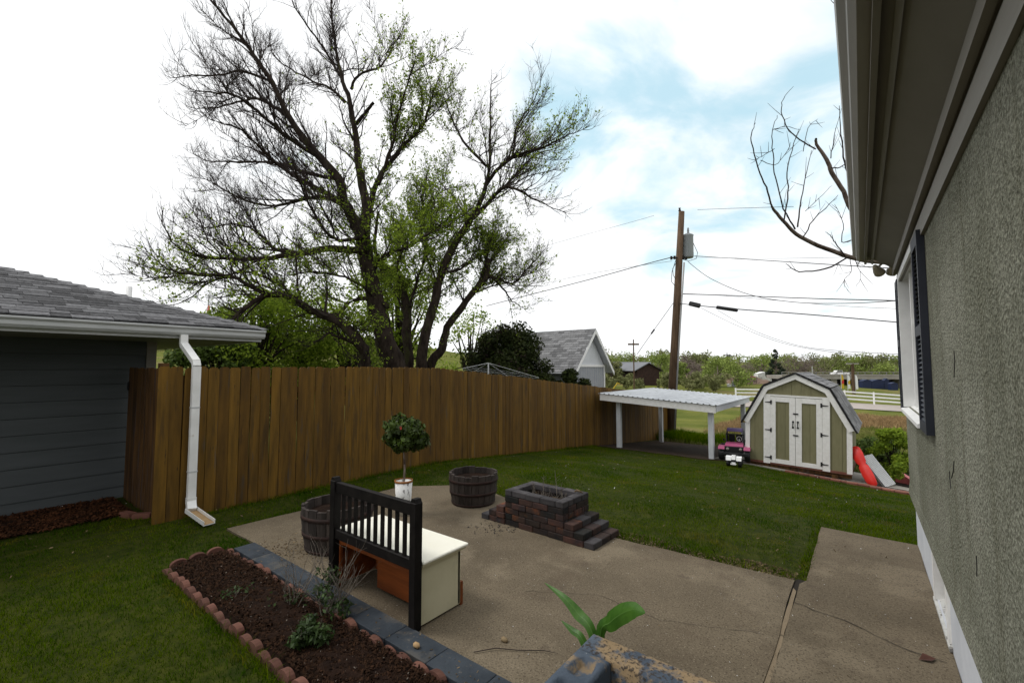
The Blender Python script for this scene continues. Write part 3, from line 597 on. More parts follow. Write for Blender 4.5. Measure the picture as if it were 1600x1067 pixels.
# ================================================================== FENCE AND GATE
FX = -6.55
def board_mesh(name, w, h, th, axis, m, cut=.035):
    pts = [(0.002, 0), (w - .002, 0), (w - .002, h - cut), (w - cut, h), (cut, h), (0.002, h - cut)]
    if axis == 'y': return MB().prism(pts, 'x', 0, th).mesh(name, m)     # polygon in (y, z)
    return MB().prism(pts, 'y', 0, th).mesh(name, m)
F0 = 1.62
fence = thing('board_fence', 'long stained brown board fence along the far side of lawn and patio', 'fence', (FX, F0, 0))
bms = [board_mesh('board', .127, 1.86, .018, 'y', M['fence'], c) for c in (.02, .028, .035)]
y = 0.0
while y < 17.5:
    yy = F0 + y; link('board', random.choice(bms), fence, (random.uniform(-.006, .006), y, g(FX, yy) - .035 + random.uniform(-.010, .010)), (random.uniform(-.006, .006), 0, random.uniform(-.03, .03)), (1, 1, 1)); y += .1285
for i in range(8):
    yy = i * 2.44 + .3
    if yy > 17.4: break
    MB().box(-.11, -.02, yy - .045, yy + .045, g(FX, F0 + yy) - .1, g(FX, F0 + yy) + 1.72).build('post', M['fencedark'], fence)
    for zr_ in (.35, 1.45):
        y2 = min(yy + 2.44, 17.5); mb = MB(); za, zb = g(FX, F0 + yy) + zr_, g(FX, F0 + y2) + zr_
        mb.add([(-.045, yy, za), (-.008, yy, za), (-.008, yy, za + .09), (-.045, yy, za + .09), (-.045, y2, zb), (-.008, y2, zb), (-.008, y2, zb + .09), (-.045, y2, zb + .09)], [(0, 1, 2, 3), (4, 5, 6, 7), (0, 1, 5, 4), (1, 2, 6, 5), (2, 3, 7, 6), (3, 0, 4, 7)])
        mb.build('rail', M['fencedark'], fence)
gate = thing('board_gate', 'dark weathered board gate between the garage wall and the downspout', 'gate', (-8.22, 1.70, 0))
gms = [board_mesh('board', w_, 1.84, .018, 'x', M['fencedark'], .02) for w_ in (.13, .14)]
x = 0.0
while x < 1.44:
    link('board', random.choice(gms), gate, (x, random.uniform(-.005, .005), -.03 + random.uniform(-.012, .012)), (0, 0, random.uniform(-.03, .03))); x += .142
MB().box(1.46, 1.55, -.03, .06, -.1, 1.87).build('post', M['fencedark'], gate)
MB().prism([(1.555, 0), (1.64, 0), (1.64, 1.82), (1.555, 1.84)], 'y', -.01, .01).build('board', M['fencedark'], gate)
for z in (.3, 1.5): MB().box(0, 1.46, .02, .055, z, z + .09).build('rail', M['fencedark'], gate)
MB().box(-.0, .05, -.012, -.004, 1.50, 1.62).tube([(0.02, -.015, 1.56), (0.09, -.02, 1.56)], .008, 6).build('latch', M['black'], gate)

# ================================================================== CARPORT
cp = thing('carport', 'open lean-to with pale posts and ribbed metal roof against the end of the fence', 'carport', (-6.2, 12.6, g(-6.2, 12.6)))
c0 = Vector((-6.2, 12.6, g(-6.2, 12.6)))
def CZ(x): return 1.03 - .06 * (x + 6.2)
def cpb(mb, name, m): mb.v = [tuple(Vector(v) - c0) for v in mb.v]; return mb.build(name, m, cp)
for x, yy in ((-5.86, 12.85), (-3.20, 12.75), (-5.95, 16.7), (-3.15, 16.6)):
    cpb(MB().box(x - .065, x + .065, yy - .065, yy + .065, g(x, yy) - .05, CZ(x) - .165, bev=.006), 'post', M['postgrey'])
def beam(x0, x1, y0, y1, t0, t1, name, m):
    mb = MB(); vs = [(x, y, CZ(x) + t) for x in (x0, x1) for y in (y0, y1) for t in (t0, t1)]
    mb.add(vs, [(0, 1, 3, 2), (4, 6, 7, 5), (0, 4, 5, 1), (2, 3, 7, 6), (0, 2, 6, 4), (1, 5, 7, 3)]); return cpb(mb, name, m)
beam(-6.32, -3.02, 12.50, 12.54, -.20, -.012, 'fascia', M['whiteworn']); beam(-6.3, -3.05, 16.93, 16.97, -.17, -.012, 'fascia', M['whiteworn'])
beam(-3.045, -3.005, 12.545, 16.925, -.17, -.012, 'side_beam', M['postgrey']); beam(-6.32, -6.28, 12.545, 16.925, -.17, -.012, 'side_beam', M['postgrey'])
for i in range(5): beam(-6.27, -3.05, 13.2 + i * .75, 13.24 + i * .75, -.13, -.012, 'rafter', M['postgrey'])
prof = []; x = -6.36
while x < -2.96:
    prof += [(x, 0), (x + .03, 0), (x + .045, .022), (x + .075, .022), (x + .09, 0)]; x += .15
top = [(a, CZ(a) + b + .004) for a, b in prof]; bot = [(a, b - .006) for a, b in top][::-1]
mb = MB(); n = len(top); 
vs = [(a, 12.46, b) for a, b in top] + [(a, 12.46, b) for a, b in bot[::-1]] + [(a, 17.02, b) for a, b in top] + [(a, 17.02, b) for a, b in bot[::-1]]
fs = []
for i in range(n - 1):
    fs += [(i, i + 1, 2 * n + i + 1, 2 * n + i), (n + i, n + i + 1, 3 * n + i + 1, 3 * n + i), (i, i + 1, n + i + 1, n + i), (2 * n + i, 2 * n + i + 1, 3 * n + i + 1, 3 * n + i)]
mb.add(vs, fs); cpb(mb, 'ribbed_roof', M['metalroof'])

# ================================================================== SHED
shed = thing('garden_shed', 'olive gambrel roofed garden shed with white trimmed double doors', 'shed', tuple(SH), SHA)
shed.rotation_euler = (0, 0.030, SHA)
W_, D_, Z0 = 2.17, 2.4, 0.13
prof = [(0, 1.18), (.42, 1.98), (W_ / 2, 2.30), (W_ - .42, 1.98), (W_, 1.18)]
def top_at(u):
    for (a, za), (b, zb) in zip(prof, prof[1:]):
        if a <= u <= b: return za + (zb - za) * (u - a) / (b - a)
    return 1.18
for yb in (.02, D_ - .18):
    MB().box(-.0, W_, yb, yb + .1, .0, Z0 - .045).build('skid', M['orange'] if False else M['fencedark'], shed)
for xk in (.25, 1.0, 1.8): MB().box(xk, xk + .12, -.03, D_, -.04, .05).build('skid', M['fencedark'], shed)
MB().box(-.01, W_ + .01, -.02, D_ + .01, Z0 - .044, Z0 + .01).build('floor_rim', M['redbrick'], shed)
def sboards(u0, u1, z0, topf, y, nm='siding_board', th=.014, parent=shed, w=.2, off=0.0):
    u = u0
    while u < u1 - .01:
        nx_ = min(u1, (math.floor((u - off) / w + 1e-4) + 1) * w + off); a, b = u + .003, nx_ - .003
        if b - a > .01:
            tp = [(b, topf(b))] + [(p, topf(p)) for p, _ in prof[::-1] if a < p < b] + [(a, topf(a))]
            MB().prism([(a, z0), (b, z0)] + tp, 'y', y, y + th).build(nm, M['olive'], parent)
        u = nx_
du0, du1, dz1 = .40, 1.77, 1.76
sboards(.09, du0, Z0 + .01, lambda u: top_at(u) - .06, .0)
sboards(du1, W_ - .09, Z0 + .01, lambda u: top_at(u) - .06, .0)
sboards(du0, du1, dz1 + .01, lambda u: top_at(u) - .08, .0)
# body behind the boards
MB().prism([(0.01, Z0 + .011), (W_ - .01, Z0 + .011), (W_ - .01, 1.16), (W_ - .45, 1.96), (W_ / 2, 2.27), (.45, 1.96), (0.01, 1.16)], 'y', .016, D_).build('body', M['olive'], shed)
# corner boards and gambrel trim
for a, b in ((-.015, .088), (W_ - .088, W_ + .015)): MB().box(a, b, -.022, -.001, Z0 - .02, 1.14).build('corner_board', M['whiteworn'], shed)
def slope_board(p, q, w, y0, y1, name, m, drop=0.0):
    (a, za), (b, zb) = p, q
    mb = MB(); d = Vector((b - a, zb - za)).normalized(); n = Vector((d.y, -d.x)) if True else None
    if n.y > 0: n = -n
    A, B = Vector(p) + n * drop, Vector(q) + n * drop
    mb.prism([tuple(A), tuple(B), tuple(B + n * w), tuple(A + n * w)], 'y', y0, y1); return mb.build(name, m, shed)
P_ = [(-.05, 1.10), (.41, 2.0), (W_ / 2, 2.335), (W_ - .41, 2.0), (W_ + .05, 1.10)]
for i, (p, q) in enumerate(zip(P_, P_[1:])):
    slope_board(p, q, .11, -.046 - .002 * (i % 2), -.0225, 'rake_board', M['whiteworn'])
def roofslab(p, q, y0, y1, th):
    A, B = Vector(p), Vector(q); d = (B - A).normalized(); n = Vector((-d.y, d.x))
    if n.y < 0: n = -n
    MB().prism([tuple(A), tuple(B), tuple(B + n * th), tuple(A + n * th)], 'y', y0, y1).build('roof_edge', M['black'], shed)
    # overlapping shingles on this slope
    mb = MB(); low_ = A if A.y < B.y else B; hi_ = B if A.y < B.y else A; dd = (hi_ - low_); Ls = dd.length; dd = dd / Ls; k = 0; s = 0
    while s < Ls - .03:
        yy = y0 + .01 + (k % 2) * -.15
        while yy < y1 - .01:
            a0, a1 = max(yy, y0 + .01), min(yy + random.choice((.26, .3, .33)), y1 - .01); e_ = min(s + .15, Ls)
            if a1 - a0 > .02:
                lo = low_ + dd * s + n * (th + .012); hi = low_ + dd * e_ + n * (th + .003)
                lo2 = low_ + dd * s + n * (th + .001)
                mb.add([(lo.x, a0, lo.y), (lo.x, a1 - .006, lo.y), (hi.x, a1 - .006, hi.y), (hi.x, a0, hi.y), (lo2.x, a0, lo2.y), (lo2.x, a1 - .006, lo2.y)], [(0, 1, 2, 3), (0, 4, 5, 1)])
            yy = a1 if a1 > yy else yy + .3
        s += .14; k += 1
    o = mb.build('shingle_courses', M['shingle_i'], shed); o['kind'] = 'stuff'
R_ = [(-.09, 1.04), (.40, 2.015), (W_ / 2, 2.345), (W_ - .40, 2.015), (W_ + .09, 1.04)]
for p, q in zip(R_, R_[1:]): roofslab(p, q, -.075, D_ + .06, .03)
# doors
for side in (0, 1):
    a, b = (du0, W_ / 2 - .004) if side == 0 else (W_ / 2 + .004, du1)
    dr = MB().box(a + .02, b - .02, .004, .014, Z0 + .02, dz1 - .02).build('door', M['olive'], shed)
    sboards(a + .27 if side == 0 else a + .12, b - .12 if side == 0 else b - .27, Z0 + .1, lambda u: dz1 - .12, -.008, 'panel_board', .011, dr, w=.17, off=.02)
    h0, h1 = (a, a + .145) if side == 0 else (b - .145, b)        # hinge side casing, then stile
    s0, s1 = (a + .148, a + .265) if side == 0 else (b - .265, b - .148)
    m0, m1 = (b - .125, b) if side == 0 else (a, a + .125)
    MB().box(h0, h1, -.026, -.003, Z0 - .03, dz1 + .05).build('casing', M['whiteworn'], shed)
    for q0, q1 in ((s0, s1), (m0, m1)): MB().box(q0, q1, -.028, -.008, Z0, dz1).build('stile', M['whiteworn'], dr)
    r0, r1 = min(s1, m1), max(s0, m0)
    MB().box(r0 + .002, r1 - .002, -.026, -.008, Z0, Z0 + .10).build('rail', M['whiteworn'], dr); MB().box(r0 + .002, r1 - .002, -.026, -.008, dz1 - .12, dz1).build('rail', M['whiteworn'], dr)
    for hz_ in (Z0 + .12, .93, 1.62):
        sgn = 1 if side == 0 else -1; xj = s0 if side == 0 else s1
        mb = MB(); mb.box(min(xj, xj + sgn * .035), max(xj, xj + sgn * .035), -.036, -.0285, hz_ - .05, hz_ + .05)
        mb.prism([(xj, hz_ - .016), (xj, hz_ + .016), (xj - sgn * .12, hz_ + .006), (xj - sgn * .12, hz_ - .006)], 'y', -.036, -.0285); mb.build('hinge', M['black'], dr)
    xm = W_ / 2 + (-.05 if side == 0 else .05)
    mb = MB(); mb.box(xm - .02, xm + .02, -.036, -.0285, 1.16, 1.20).box(xm - .02, xm + .02, -.036, -.0285, 1.02, 1.06); mb.tube([(xm, -.03, 1.18), (xm, -.065, 1.15), (xm, -.065, 1.07), (xm, -.03, 1.04)], .010, 6); mb.build('handle', M['black'], dr)
MB().box(du0 + .002, du1 - .002, -.024, -.003, dz1 + .012, dz1 + .055).build('head_trim', M['whiteworn'], shed)
for z in (1.36, .84): MB().box(W_ / 2 - .05, W_ / 2 + .06, -.041, -.0285, z, z + .03).build('bolt', M['black'], shed)
MB().box(-.10, -.03, .0, .08, 1.05, 1.13).build('eave_tag', M['yellow'], shed)

# brick border in front of the shed and along the lawn edge
br = thing('brick_border', 'flush red brick border along the lawn edge in front of the shed', 'brick edging', (SH.x, SH.y, SH.z), SHA)
bmb = MB().box(0, .19, 0, .09, -.05, .03, bev=.006).mesh('brick', M['redbrick'])
for r_ in range(4):
    for k in range(9 + 9):
        a = 0.9 + k * .2 + (r_ % 2) * .1 if r_ < 3 else 1.9 + k * .2; b = -.32 - r_ * .1 + (0.0)
        if r_ > 1 and a < 1.6 + r_ * .25: continue
        p = SH + ux * a + uy * b; link('brick', bmb, br, (a, b, g(p.x, p.y) - SH.z + random.uniform(.0, .012)), (0, 0, random.uniform(-.03, .03)))
# ================================================================== PATIO THINGS
PZ = 0.022
# bench: old cot/drawer base with a slatted back
BX0, BX1, BY = -3.50, -2.46, 2.10
bench = thing('bench', 'ivory topped bench with black slatted back and open orange wood base', 'bench', (BX0, BY, PZ))
BW = BX1 - BX0
for x in (-.02, BW - .045):
    MB().box(x, x + .065, -.035, .03, .0, .86, bev=.004).prism([(x + .004, .8601), (x + .061, .8601), (x + .05, .885), (x + .015, .885)], 'y', -.03, .025).build('post', M['blackwood'], bench)
MB().box(.046, BW - .046, -.022, .018, .765, .85, bev=.004).build('top_rail', M['blackwood'], bench)
MB().box(.046, BW - .046, -.022, .018, .395, .47, bev=.004).build('lower_rail', M['blackwood'], bench)
sl = MB().box(-.0145, .0145, -.010, .008, .471, .764).mesh('slat', M['blackwood'])
for k in range(10): link('slat', sl, bench, (.046 + (BW - .092) * (k + 1) / 11, 0, 0))
SD = .42
MB().box(-.03, BW + .035, .032, SD + .06, .43, .452, bev=.006).build('seat', M['creamtop'], bench)
MB().box(-.015, BW + .02, .034, SD + .045, .412, .4285).build('seat_moulding', M['cream'], bench)
MB().box(BW - .02, BW, .031, SD, .015, .411).build('side_panel', M['cream'], bench); MB().box(0, .02, .031, SD, .015, .411).build('side_panel', M['cream'], bench)
MB().box(BW - .035, BW - .021, .031, SD - .02, .015, .410).build('lining', M['orange'], bench); MB().box(.021, .035, .031, SD - .02, .015, .410).build('lining', M['orange'], bench)
MB().box(.036, BW - .036, SD - .035, SD - .02, .015, .410).build('inner_front', M['orange'], bench); MB().box(.0, BW, SD - .018, SD + .004, .02, .411).build('front_panel', M['cream'], bench)
f = MB().box(.036, BW - .036, .0185, .04, .345, .394); f.build('base_rail', M['orange'], bench)
for x in (.048, BW - .066): MB().box(x, x + .018, .0185, .04, .0, .344).build('base_stile', M['orange'], bench)
MB().box(BW - .03, BW + .004, SD + .006, SD + .03, 0, .17).build('foot', M['orange'], bench)
MB().box(.36, BW - .037, .17, .185, .03, .405).build('divider', M['orange'], bench)

def barrel(name, label, c, rad, h, rz=0, group='half barrel planters'):
    t = thing(name, label, 'barrel planter', (c[0], c[1], PZ), rz, group)
    n = 22
    for k in range(n):
        a0 = 2 * math.pi * (k + .03) / n; a1 = 2 * math.pi * (k + .97) / n; hh = h + random.uniform(-.012, .010); mb = MB(); vs = []
        for z, rr in ((0, .86), (h * .35, .95), (h * .7, .995), (hh, 1.0)):
            for a in (a0, a1):
                for q in (rad * rr, rad * rr - .028): vs.append((q * math.cos(a), q * math.sin(a), z))
        fs = []
        for i in range(3):
            b = i * 4; fs += [(b, b + 2, b + 6, b + 4), (b + 1, b + 5, b + 7, b + 3), (b, b + 4, b + 5, b + 1), (b + 2, b + 3, b + 7, b + 6)]
        fs += [(12, 14, 15, 13), (0, 1, 3, 2)]; mb.add(vs, fs); mb.build('stave', M['barrel'], t)
    for z0, z1, r0, r1 in ((.03, .085, .875, .89), (.36, .45, .955, .965), (.74, .83, 1.0, 1.0)):
        MB().lathe([(rad * r0 + .001, h * z0), (rad * r0 + .006, h * z0), (rad * r1 + .006, h * z1), (rad * r1 + .001, h * z1)], 32, close=False).build('hoop', M['hoop'], t, True)
    prof = [(rad * .955, h * .78), (rad * .6, h * .82), (rad * .25, h * .80), (.001, h * .83)]
    o = MB().lathe(prof, 20, close=False).build('soil', M['mulch'], t)
    return t
barrel('half_barrel', 'weathered half barrel planter partly hidden behind the black bench back', (-4.27, 2.60), .345, .43)
barrel('half_barrel', 'dark half barrel planter standing at the lawn edge near the brick planter', (-4.17, 4.52), .325, .40, 1.1)

# clipped tree in a pattern-bark pot
tp = GP(630, 806)
top_ = thing('potted_topiary', 'round headed dark green potted tree with a coral bloom in a white bark patterned pot', 'potted tree', (tp.x, tp.y, PZ))
MB().lathe([(.088, 0), (.105, .40), (.095, .40), (.09, .36), (.001, .36)], 24).build('pot', M['birch'], top_, True)
MB().lathe([(.104, .392), (.110, .392), (.112, .415), (.101, .415)], 24, close=False).build('pot_rim', M['rust'], top_, True)
MB().tube([(0, 0, .34), (.01, .005, .55), (-.005, 0, .75), (0, 0, .95)], [.013, .011, .010, .008], 8).build('stem', M['barkpale'], top_, True)
def leaf_cloud(name, centers, radii, n, size, m, parent=None, squash=.85, seed=1, inner=.35, aspect=1.6, droop=0.0):
    """n small leaf faces spread through ellipsoid clumps"""
    r_ = np.random.default_rng(seed); centers = np.asarray(centers, float); radii = np.asarray(radii, float)
    w = radii ** 2; w = w / w.sum(); idx = r_.choice(len(centers), n, p=w)
    d = r_.normal(size=(n, 3)); d /= np.linalg.norm(d, axis=1)[:, None]; rad = (inner + (1 - inner) * r_.random(n) ** .5) * radii[idx]
    c = centers[idx] + d * rad[:, None] * np.array([1, 1, squash])
    nn = d + r_.normal(size=(n, 3)) * .8 + np.array([0, 0, .35]); nn /= np.linalg.norm(nn, axis=1)[:, None]
    u = np.cross(nn, r_.normal(size=(n, 3))); u[:, 2] -= droop; u /= np.linalg.norm(u, axis=1)[:, None]; v = np.cross(nn, u)
    s = size * r_.uniform(.6, 1.3, n)[:, None]
    V = np.stack([c - u * s * aspect / 2, c + v * s / 2 + u * s * .05, c + u * s * aspect / 2 + nn * s * .15, c - v * s / 2 + u * s * .05], 1).reshape(-1, 3)
    return npmesh(name, V, np.arange(4 * n).reshape(-1, 4), 4, m, parent)
cs = []
while len(cs) < 40:
    q = Vector((random.uniform(-1, 1), random.uniform(-1, 1), random.uniform(-1, 1)))
    if q.length < 1: cs.append((q.x * .27, q.y * .27, .97 + q.z * .19))
leaf_cloud('foliage', cs, [.095] * 40, 4600, .040, M['glossy'], top_, seed=3, droop=.5)
for k, (a, b, c_) in enumerate(((.16, -.18, 1.08), (.10, -.22, 1.10), (.02, -.22, 1.17))):
    mb = MB(); 
    for q in range(5): an = q * 1.256; mb.add([(a, b, c_), (a + .022 * math.cos(an), b - .004, c_ + .022 * math.sin(an)), (a + .022 * math.cos(an + .7), b - .004, c_ + .022 * math.sin(an + .7))], [(0, 1, 2)])
    if k == 0: mb.build('flower', M['flower'], top_)
tb = MB()
for k in range(30):
    a = random.uniform(0, 6.28); e = random.uniform(-.2, .9); d = Vector((math.cos(a) * math.cos(e), math.sin(a) * math.cos(e), math.sin(e))); tb.tube([(0, 0, .93), Vector((0, 0, .97)) + d * .1, Vector((0, 0, 1.0)) + d * .2], [.004, .003, .002], 4)
tb.build('twigs', M['twigdark'], top_)

# stepped brick planter
BPX, BPY, bh = -3.29, 4.10, .066
bp = thing('brick_planter', 'stepped planter box of dark tumbled bricks with grey caps on the patio', 'planter', (BPX, BPY, PZ), R(-2))
BL, BWd = .80, .52
bmesh_ = {}
def brick(a0, a1, b0, b1, z0, m, name='brick'):
    key = (round(a1 - a0, 3), round(b1 - b0, 3), m.name)
    if key not in bmesh_: bmesh_[key] = MB().box(0, a1 - a0, 0, b1 - b0, 0, bh - .003, bev=.006).mesh(name, m)
    link(name, bmesh_[key], bp, (a0, b0 + random.uniform(-.005, .005), z0), (0, 0, random.uniform(-.012, .012)))
def course(x0, x1, y0, y1, z, th, off, m):
    L_ = .2
    x = x0 - off
    while x < x1 - .005:                      # front and back
        a, b = max(x, x0), min(x + L_, x1)
        if b - a > .02:
            brick(a + .001, b - .001, y0, y0 + th, z, m); brick(a + .001, b - .001, y1 - th, y1, z, m)
        x += L_
    y = y0 + th - (L_ - off if off else 0) * .5
    while y < y1 - th - .005:                 # sides
        a, b = max(y, y0 + th), min(y + L_ * .8, y1 - th)
        if b - a > .02:
            brick(x0, x0 + th, a + .002, b - .002, z, m); brick(x1 - th, x1, a + .002, b - .002, z, m)
        y += L_ * .8
for c_ in range(6):
    course(0, BL, 0, BWd, c_ * bh, .10, .1 * (c_ % 2), M['cap'] if c_ == 5 else M['brick'])
for k, z in enumerate((0, 1, 2)):
    ext = .36 - k * .115
    y = -.02
    # right and left steps: bricks laid end-on in rows
    for side in (0, 1):
        x0, x1 = (BL + .001, BL + ext) if side == 0 else (-ext, -.001)
        n = 3 if k < 3 else 2; dy = (BWd + .02) / 3
        for q in range(3):
            brick(x1 - .115 if side == 0 else x0, x1 if side == 0 else x0 + .115, -.01 + q * dy, -.01 + (q + 1) * dy - .003, z * bh, M['cap'] if (q + k) % 3 == 0 else M['brick'])
            if x1 - x0 > .13:
                brick(x0 if side == 0 else x0 + .118, x1 - .118 if side == 0 else x1, -.008 + q * dy, -.008 + (q + 1) * dy - .003, z * bh, M['brick'])
MB().box(.10, BL - .10, .10, BWd - .10, 0.01, .30).build('soil', M['mulch'], bp)
sb = MB()
for k in range(70):
    a, b = random.uniform(.14, BL - .14), random.uniform(.14, BWd - .14); l = random.uniform(.04, .14); d = Vector((random.gauss(0, .6), random.gauss(0, .6), 1)).normalized(); p = Vector((a, b, .29))
    sb.tube([p, p + d * l * .5, p + d * l + Vector((random.gauss(0, .02), random.gauss(0, .02), 0))], [.0028, .002, .0012], 4)
for (a, b, l) in ((.30, .35, .24), (.52, .3, .33), (.56, .34, .2), (.2, .3, .15)):
    sb.tube([(a, b, .3), (a - .01, b, .3 + l * .5), (a - .03 * (l > .3), b, .3 + l)], [.004, .003, .0015], 4)
    for q in range(6): z = .3 + l * random.uniform(.2, .9); s_ = random.choice((-1, 1)); sb.tube([(a, b, z), (a + s_ * .04, b, z + .03)], [.002, .001], 3)
o = sb.build('dry_stems', M['twigpale'], bp); o['kind'] = 'stuff'
leaf_cloud('dead_leaves', [(.25, .26, .32), (.5, .26, .31), (.62, .3, .31)], [.09, .09, .07], 160, .022, M['litter'], bp, squash=.3, seed=5)['kind'] = 'stuff'
# scroll of dead leaf on the rim
MB().tube([(.70, .38, .41), (.72, .40, .425), (.76, .40, .42), (.79, .41, .405)], [.008, .014, .012, .005], 7).build('curled_leaf', M['litter'], bp)

# ---------------- low painted curb behind the flower bed
cw = thing('painted_curb', 'low blue grey painted block curb between the flower bed and the patio', 'curb', (-1.6, 2.0, 0))
x = -4.92; 
while x < -1.12:
    x2 = min(x + .40, -1.115)
    MB().box(x + 1.6 + .0015, x2 + 1.6 - .0015, -.115, .075, -.1, .05, bev=.003).build('block', M['curb'], cw); x = x2
# ---------------- scalloped terracotta edging
sc_pts = []
for k in range(9): a = math.pi * k / 8; sc_pts.append((.072 - .070 * math.cos(a), .030 + .046 * math.sin(a)))
scm = MB().prism([(0.002, -.08)] + sc_pts + [(.142, -.08)], 'y', -.022, .022).mesh('edging_brick', M['scallop'])
ed = thing('scalloped_edging', 'scalloped terracotta edging bricks around the dark flower bed', 'bed edging', (-4.95, 1.34, 0))
x = 0.0
while x < 3.7:
    link('edging_brick', scm, ed, (x, random.uniform(-.008, .008), random.uniform(-.030, -.004)), (random.uniform(-.12, .12), random.uniform(-.05, .05), random.uniform(-.05, .05))); x += .1455
x = -.02
while x < 3.7:
    link('edging_brick', scm, ed, (x, .505 + random.uniform(-.008, .008), random.uniform(-.032, -.004)), (random.uniform(-.18, .10), random.uniform(-.06, .06), random.uniform(-.06, .06))); x += .1455
y = .045
while y < .46:
    link('edging_brick', scm, ed, (-.035 + random.uniform(-.008, .008), y, random.uniform(-.01, .01)), (random.uniform(-.08, .08), 0, math.pi / 2 + random.uniform(-.06, .06))); y += .1455

# ---------------- painted block planter at the foot of the picture, with core holes
pl = thing('block_planter', 'peeling blue grey painted concrete block planter at the bottom edge of the view', 'planter', (-1.13, 2.13, 0))
PH = .465
def ring_block(x0, x1, y0, y1, cores, m=M['peelblock'], z1=PH):
    """block with shallow filled cores on top: grid of top faces with the cores pushed down"""
    mb = MB(); n = 26; xs = np.linspace(x0, x1, max(3, int((x1 - x0) / .012))); ys = np.linspace(y0, y1, max(3, int((y1 - y0) / .012)))
    X, Y = np.meshgrid(xs, ys, indexing='ij'); Z = np.full_like(X, z1)
    for (cx_, cy_, rx, ry) in cores:
        d = ((np.abs(X - cx_) / rx) ** 3 + (np.abs(Y - cy_) / ry) ** 3); Z = Z - .034 * np.clip((1.15 - d) * 3, 0, 1)
    edge = np.minimum(np.minimum(X - x0, x1 - X), np.minimum(Y - y0, y1 - Y)); Z = Z - .012 * np.clip(1 - edge / .014, 0, 1) ** 2 + rng.uniform(-.0012, .0012, X.shape)
    nx_, ny_ = X.shape; V = np.stack([X, Y, Z], -1).reshape(-1, 3); i, j = np.meshgrid(np.arange(nx_ - 1), np.arange(ny_ - 1), indexing='ij'); a = (i * ny_ + j).ravel()
    vs = [tuple(v) for v in V]; fs = [tuple(q) for q in np.stack([a, a + ny_, a + ny_ + 1, a + 1], -1)]
    per = [(i, 0) for i in range(nx_)] + [(nx_ - 1, j) for j in range(1, ny_)] + [(i, ny_ - 1) for i in range(nx_ - 2, -1, -1)] + [(0, j) for j in range(ny_ - 2, 0, -1)]
    b = len(vs); ids = [i * ny_ + j for i, j in per]; vs += [(vs[k][0], vs[k][1], -.1) for k in ids]; m_ = len(ids)
    fs += [(ids[k], ids[(k + 1) % m_], b + (k + 1) % m_, b + k) for k in range(m_)]
    mb.add(vs, fs); return mb.build('block', m, pl, True)
T = .172
TX = .15
ring_block(0, .80, -TX, 0, [], M['peelmore'])
ring_block(.803, 1.16, -TX, 0, [], M['peelmore'])
ring_block(0, T, -.59, -TX - .003, [(.088, -.27, .045, .06), (.088, -.44, .045, .06)])
ring_block(0, T, -.99, -.593, [(.088, -.68, .045, .06), (.088, -.85, .045, .06)])
MB().box(T, 1.16, -1.4, -TX - .001, 0, .24).build('soil', M['mulch'], pl)
MB().box(1.161, 1.35, -1.4, 0, -.1, PH).build('end_block', M['peelblock'], pl) if False else None
# broad leaved plant growing just behind the planter
base = ZP(932, 1003, .30); base = Vector((-1.10, 2.22, .022))
tl = thing('broad_leaf_plant', 'plant with three broad green blades rising behind the blue grey block planter', 'plant', tuple(base))
def blade(name, pts, w, fold=.25, label=None):
    """leaf along spine points; w widths"""
    pts = [Vector(p) - base for p in pts]; fine = []; ws = []
    n = len(pts); 
    for i in range(n - 1):
        for k in range(5):
            f = k / 5; p0 = pts[max(i - 1, 0)]; p1 = pts[i]; p2 = pts[i + 1]; p3 = pts[min(i + 2, n - 1)]
            fine.append(0.5 * ((2 * p1) + (-p0 + p2) * f + (2 * p0 - 5 * p1 + 4 * p2 - p3) * f * f + (-p0 + 3 * p1 - 3 * p2 + p3) * f ** 3)); ws.append(w[i] + (w[i + 1] - w[i]) * f)
    fine.append(pts[-1]); ws.append(w[-1]); vs = []; m = len(fine)
    view = (Vector(base) - CAM).normalized()
    for i, p in enumerate(fine):
        t = (fine[min(i + 1, m - 1)] - fine[max(i - 1, 0)]).normalized(); s = t.cross(view).normalized(); nn = s.cross(t)
        for q in (-1, -.5, 0, .5, 1): vs.append(p + s * q * ws[i] / 2 + nn * abs(q) * fold * ws[i] * .5 + nn * random.uniform(-.001, .001))
    fs = [(i * 5 + k, i * 5 + k + 1, i * 5 + k + 6, i * 5 + k + 5) for i in range(m - 1) for k in range(4)]
    mb = MB(); mb.add(vs, fs); o = mb.build(name, M['tulip'], tl, True)
    vs = []
    for i in range(m): s_ = (Vector(fine[i]) + Vector((0, 0, 0))) - view * .004; t = (fine[min(i + 1, m - 1)] - fine[max(i - 1, 0)]).normalized(); sd2 = t.cross(view).normalized() * .0022 * (1 - i / m); vs += [s_ + sd2, s_ - sd2]
    mr_ = MB().add(vs, [(2 * i, 2 * i + 1, 2 * i + 3, 2 * i + 2) for i in range(m - 1)]); mr_.build('midrib', M['midrib'], o); return o
def LP(px, py, y): return YP(px, py, y)
root = Vector((-1.12, 2.2, .10))
blade('leaf', [root, LP(926, 990, 2.22), LP(903, 958, 2.24), LP(880, 932, 2.25), LP(851, 910, 2.28)], [.03, .048, .062, .038, .002])
blade('leaf', [root + Vector((-.02, 0, 0)), LP(912, 1003, 2.21), LP(894, 984, 2.22), LP(877, 969, 2.23)], [.02, .04, .034, .002])
blade('leaf', [root + Vector((.03, 0, 0)), LP(938, 992, 2.21), LP(953, 972, 2.19), LP(972, 958, 2.17), LP(990, 952, 2.15), LP(1008, 957, 2.12)], [.02, .045, .085, .09, .072, .004], .3)
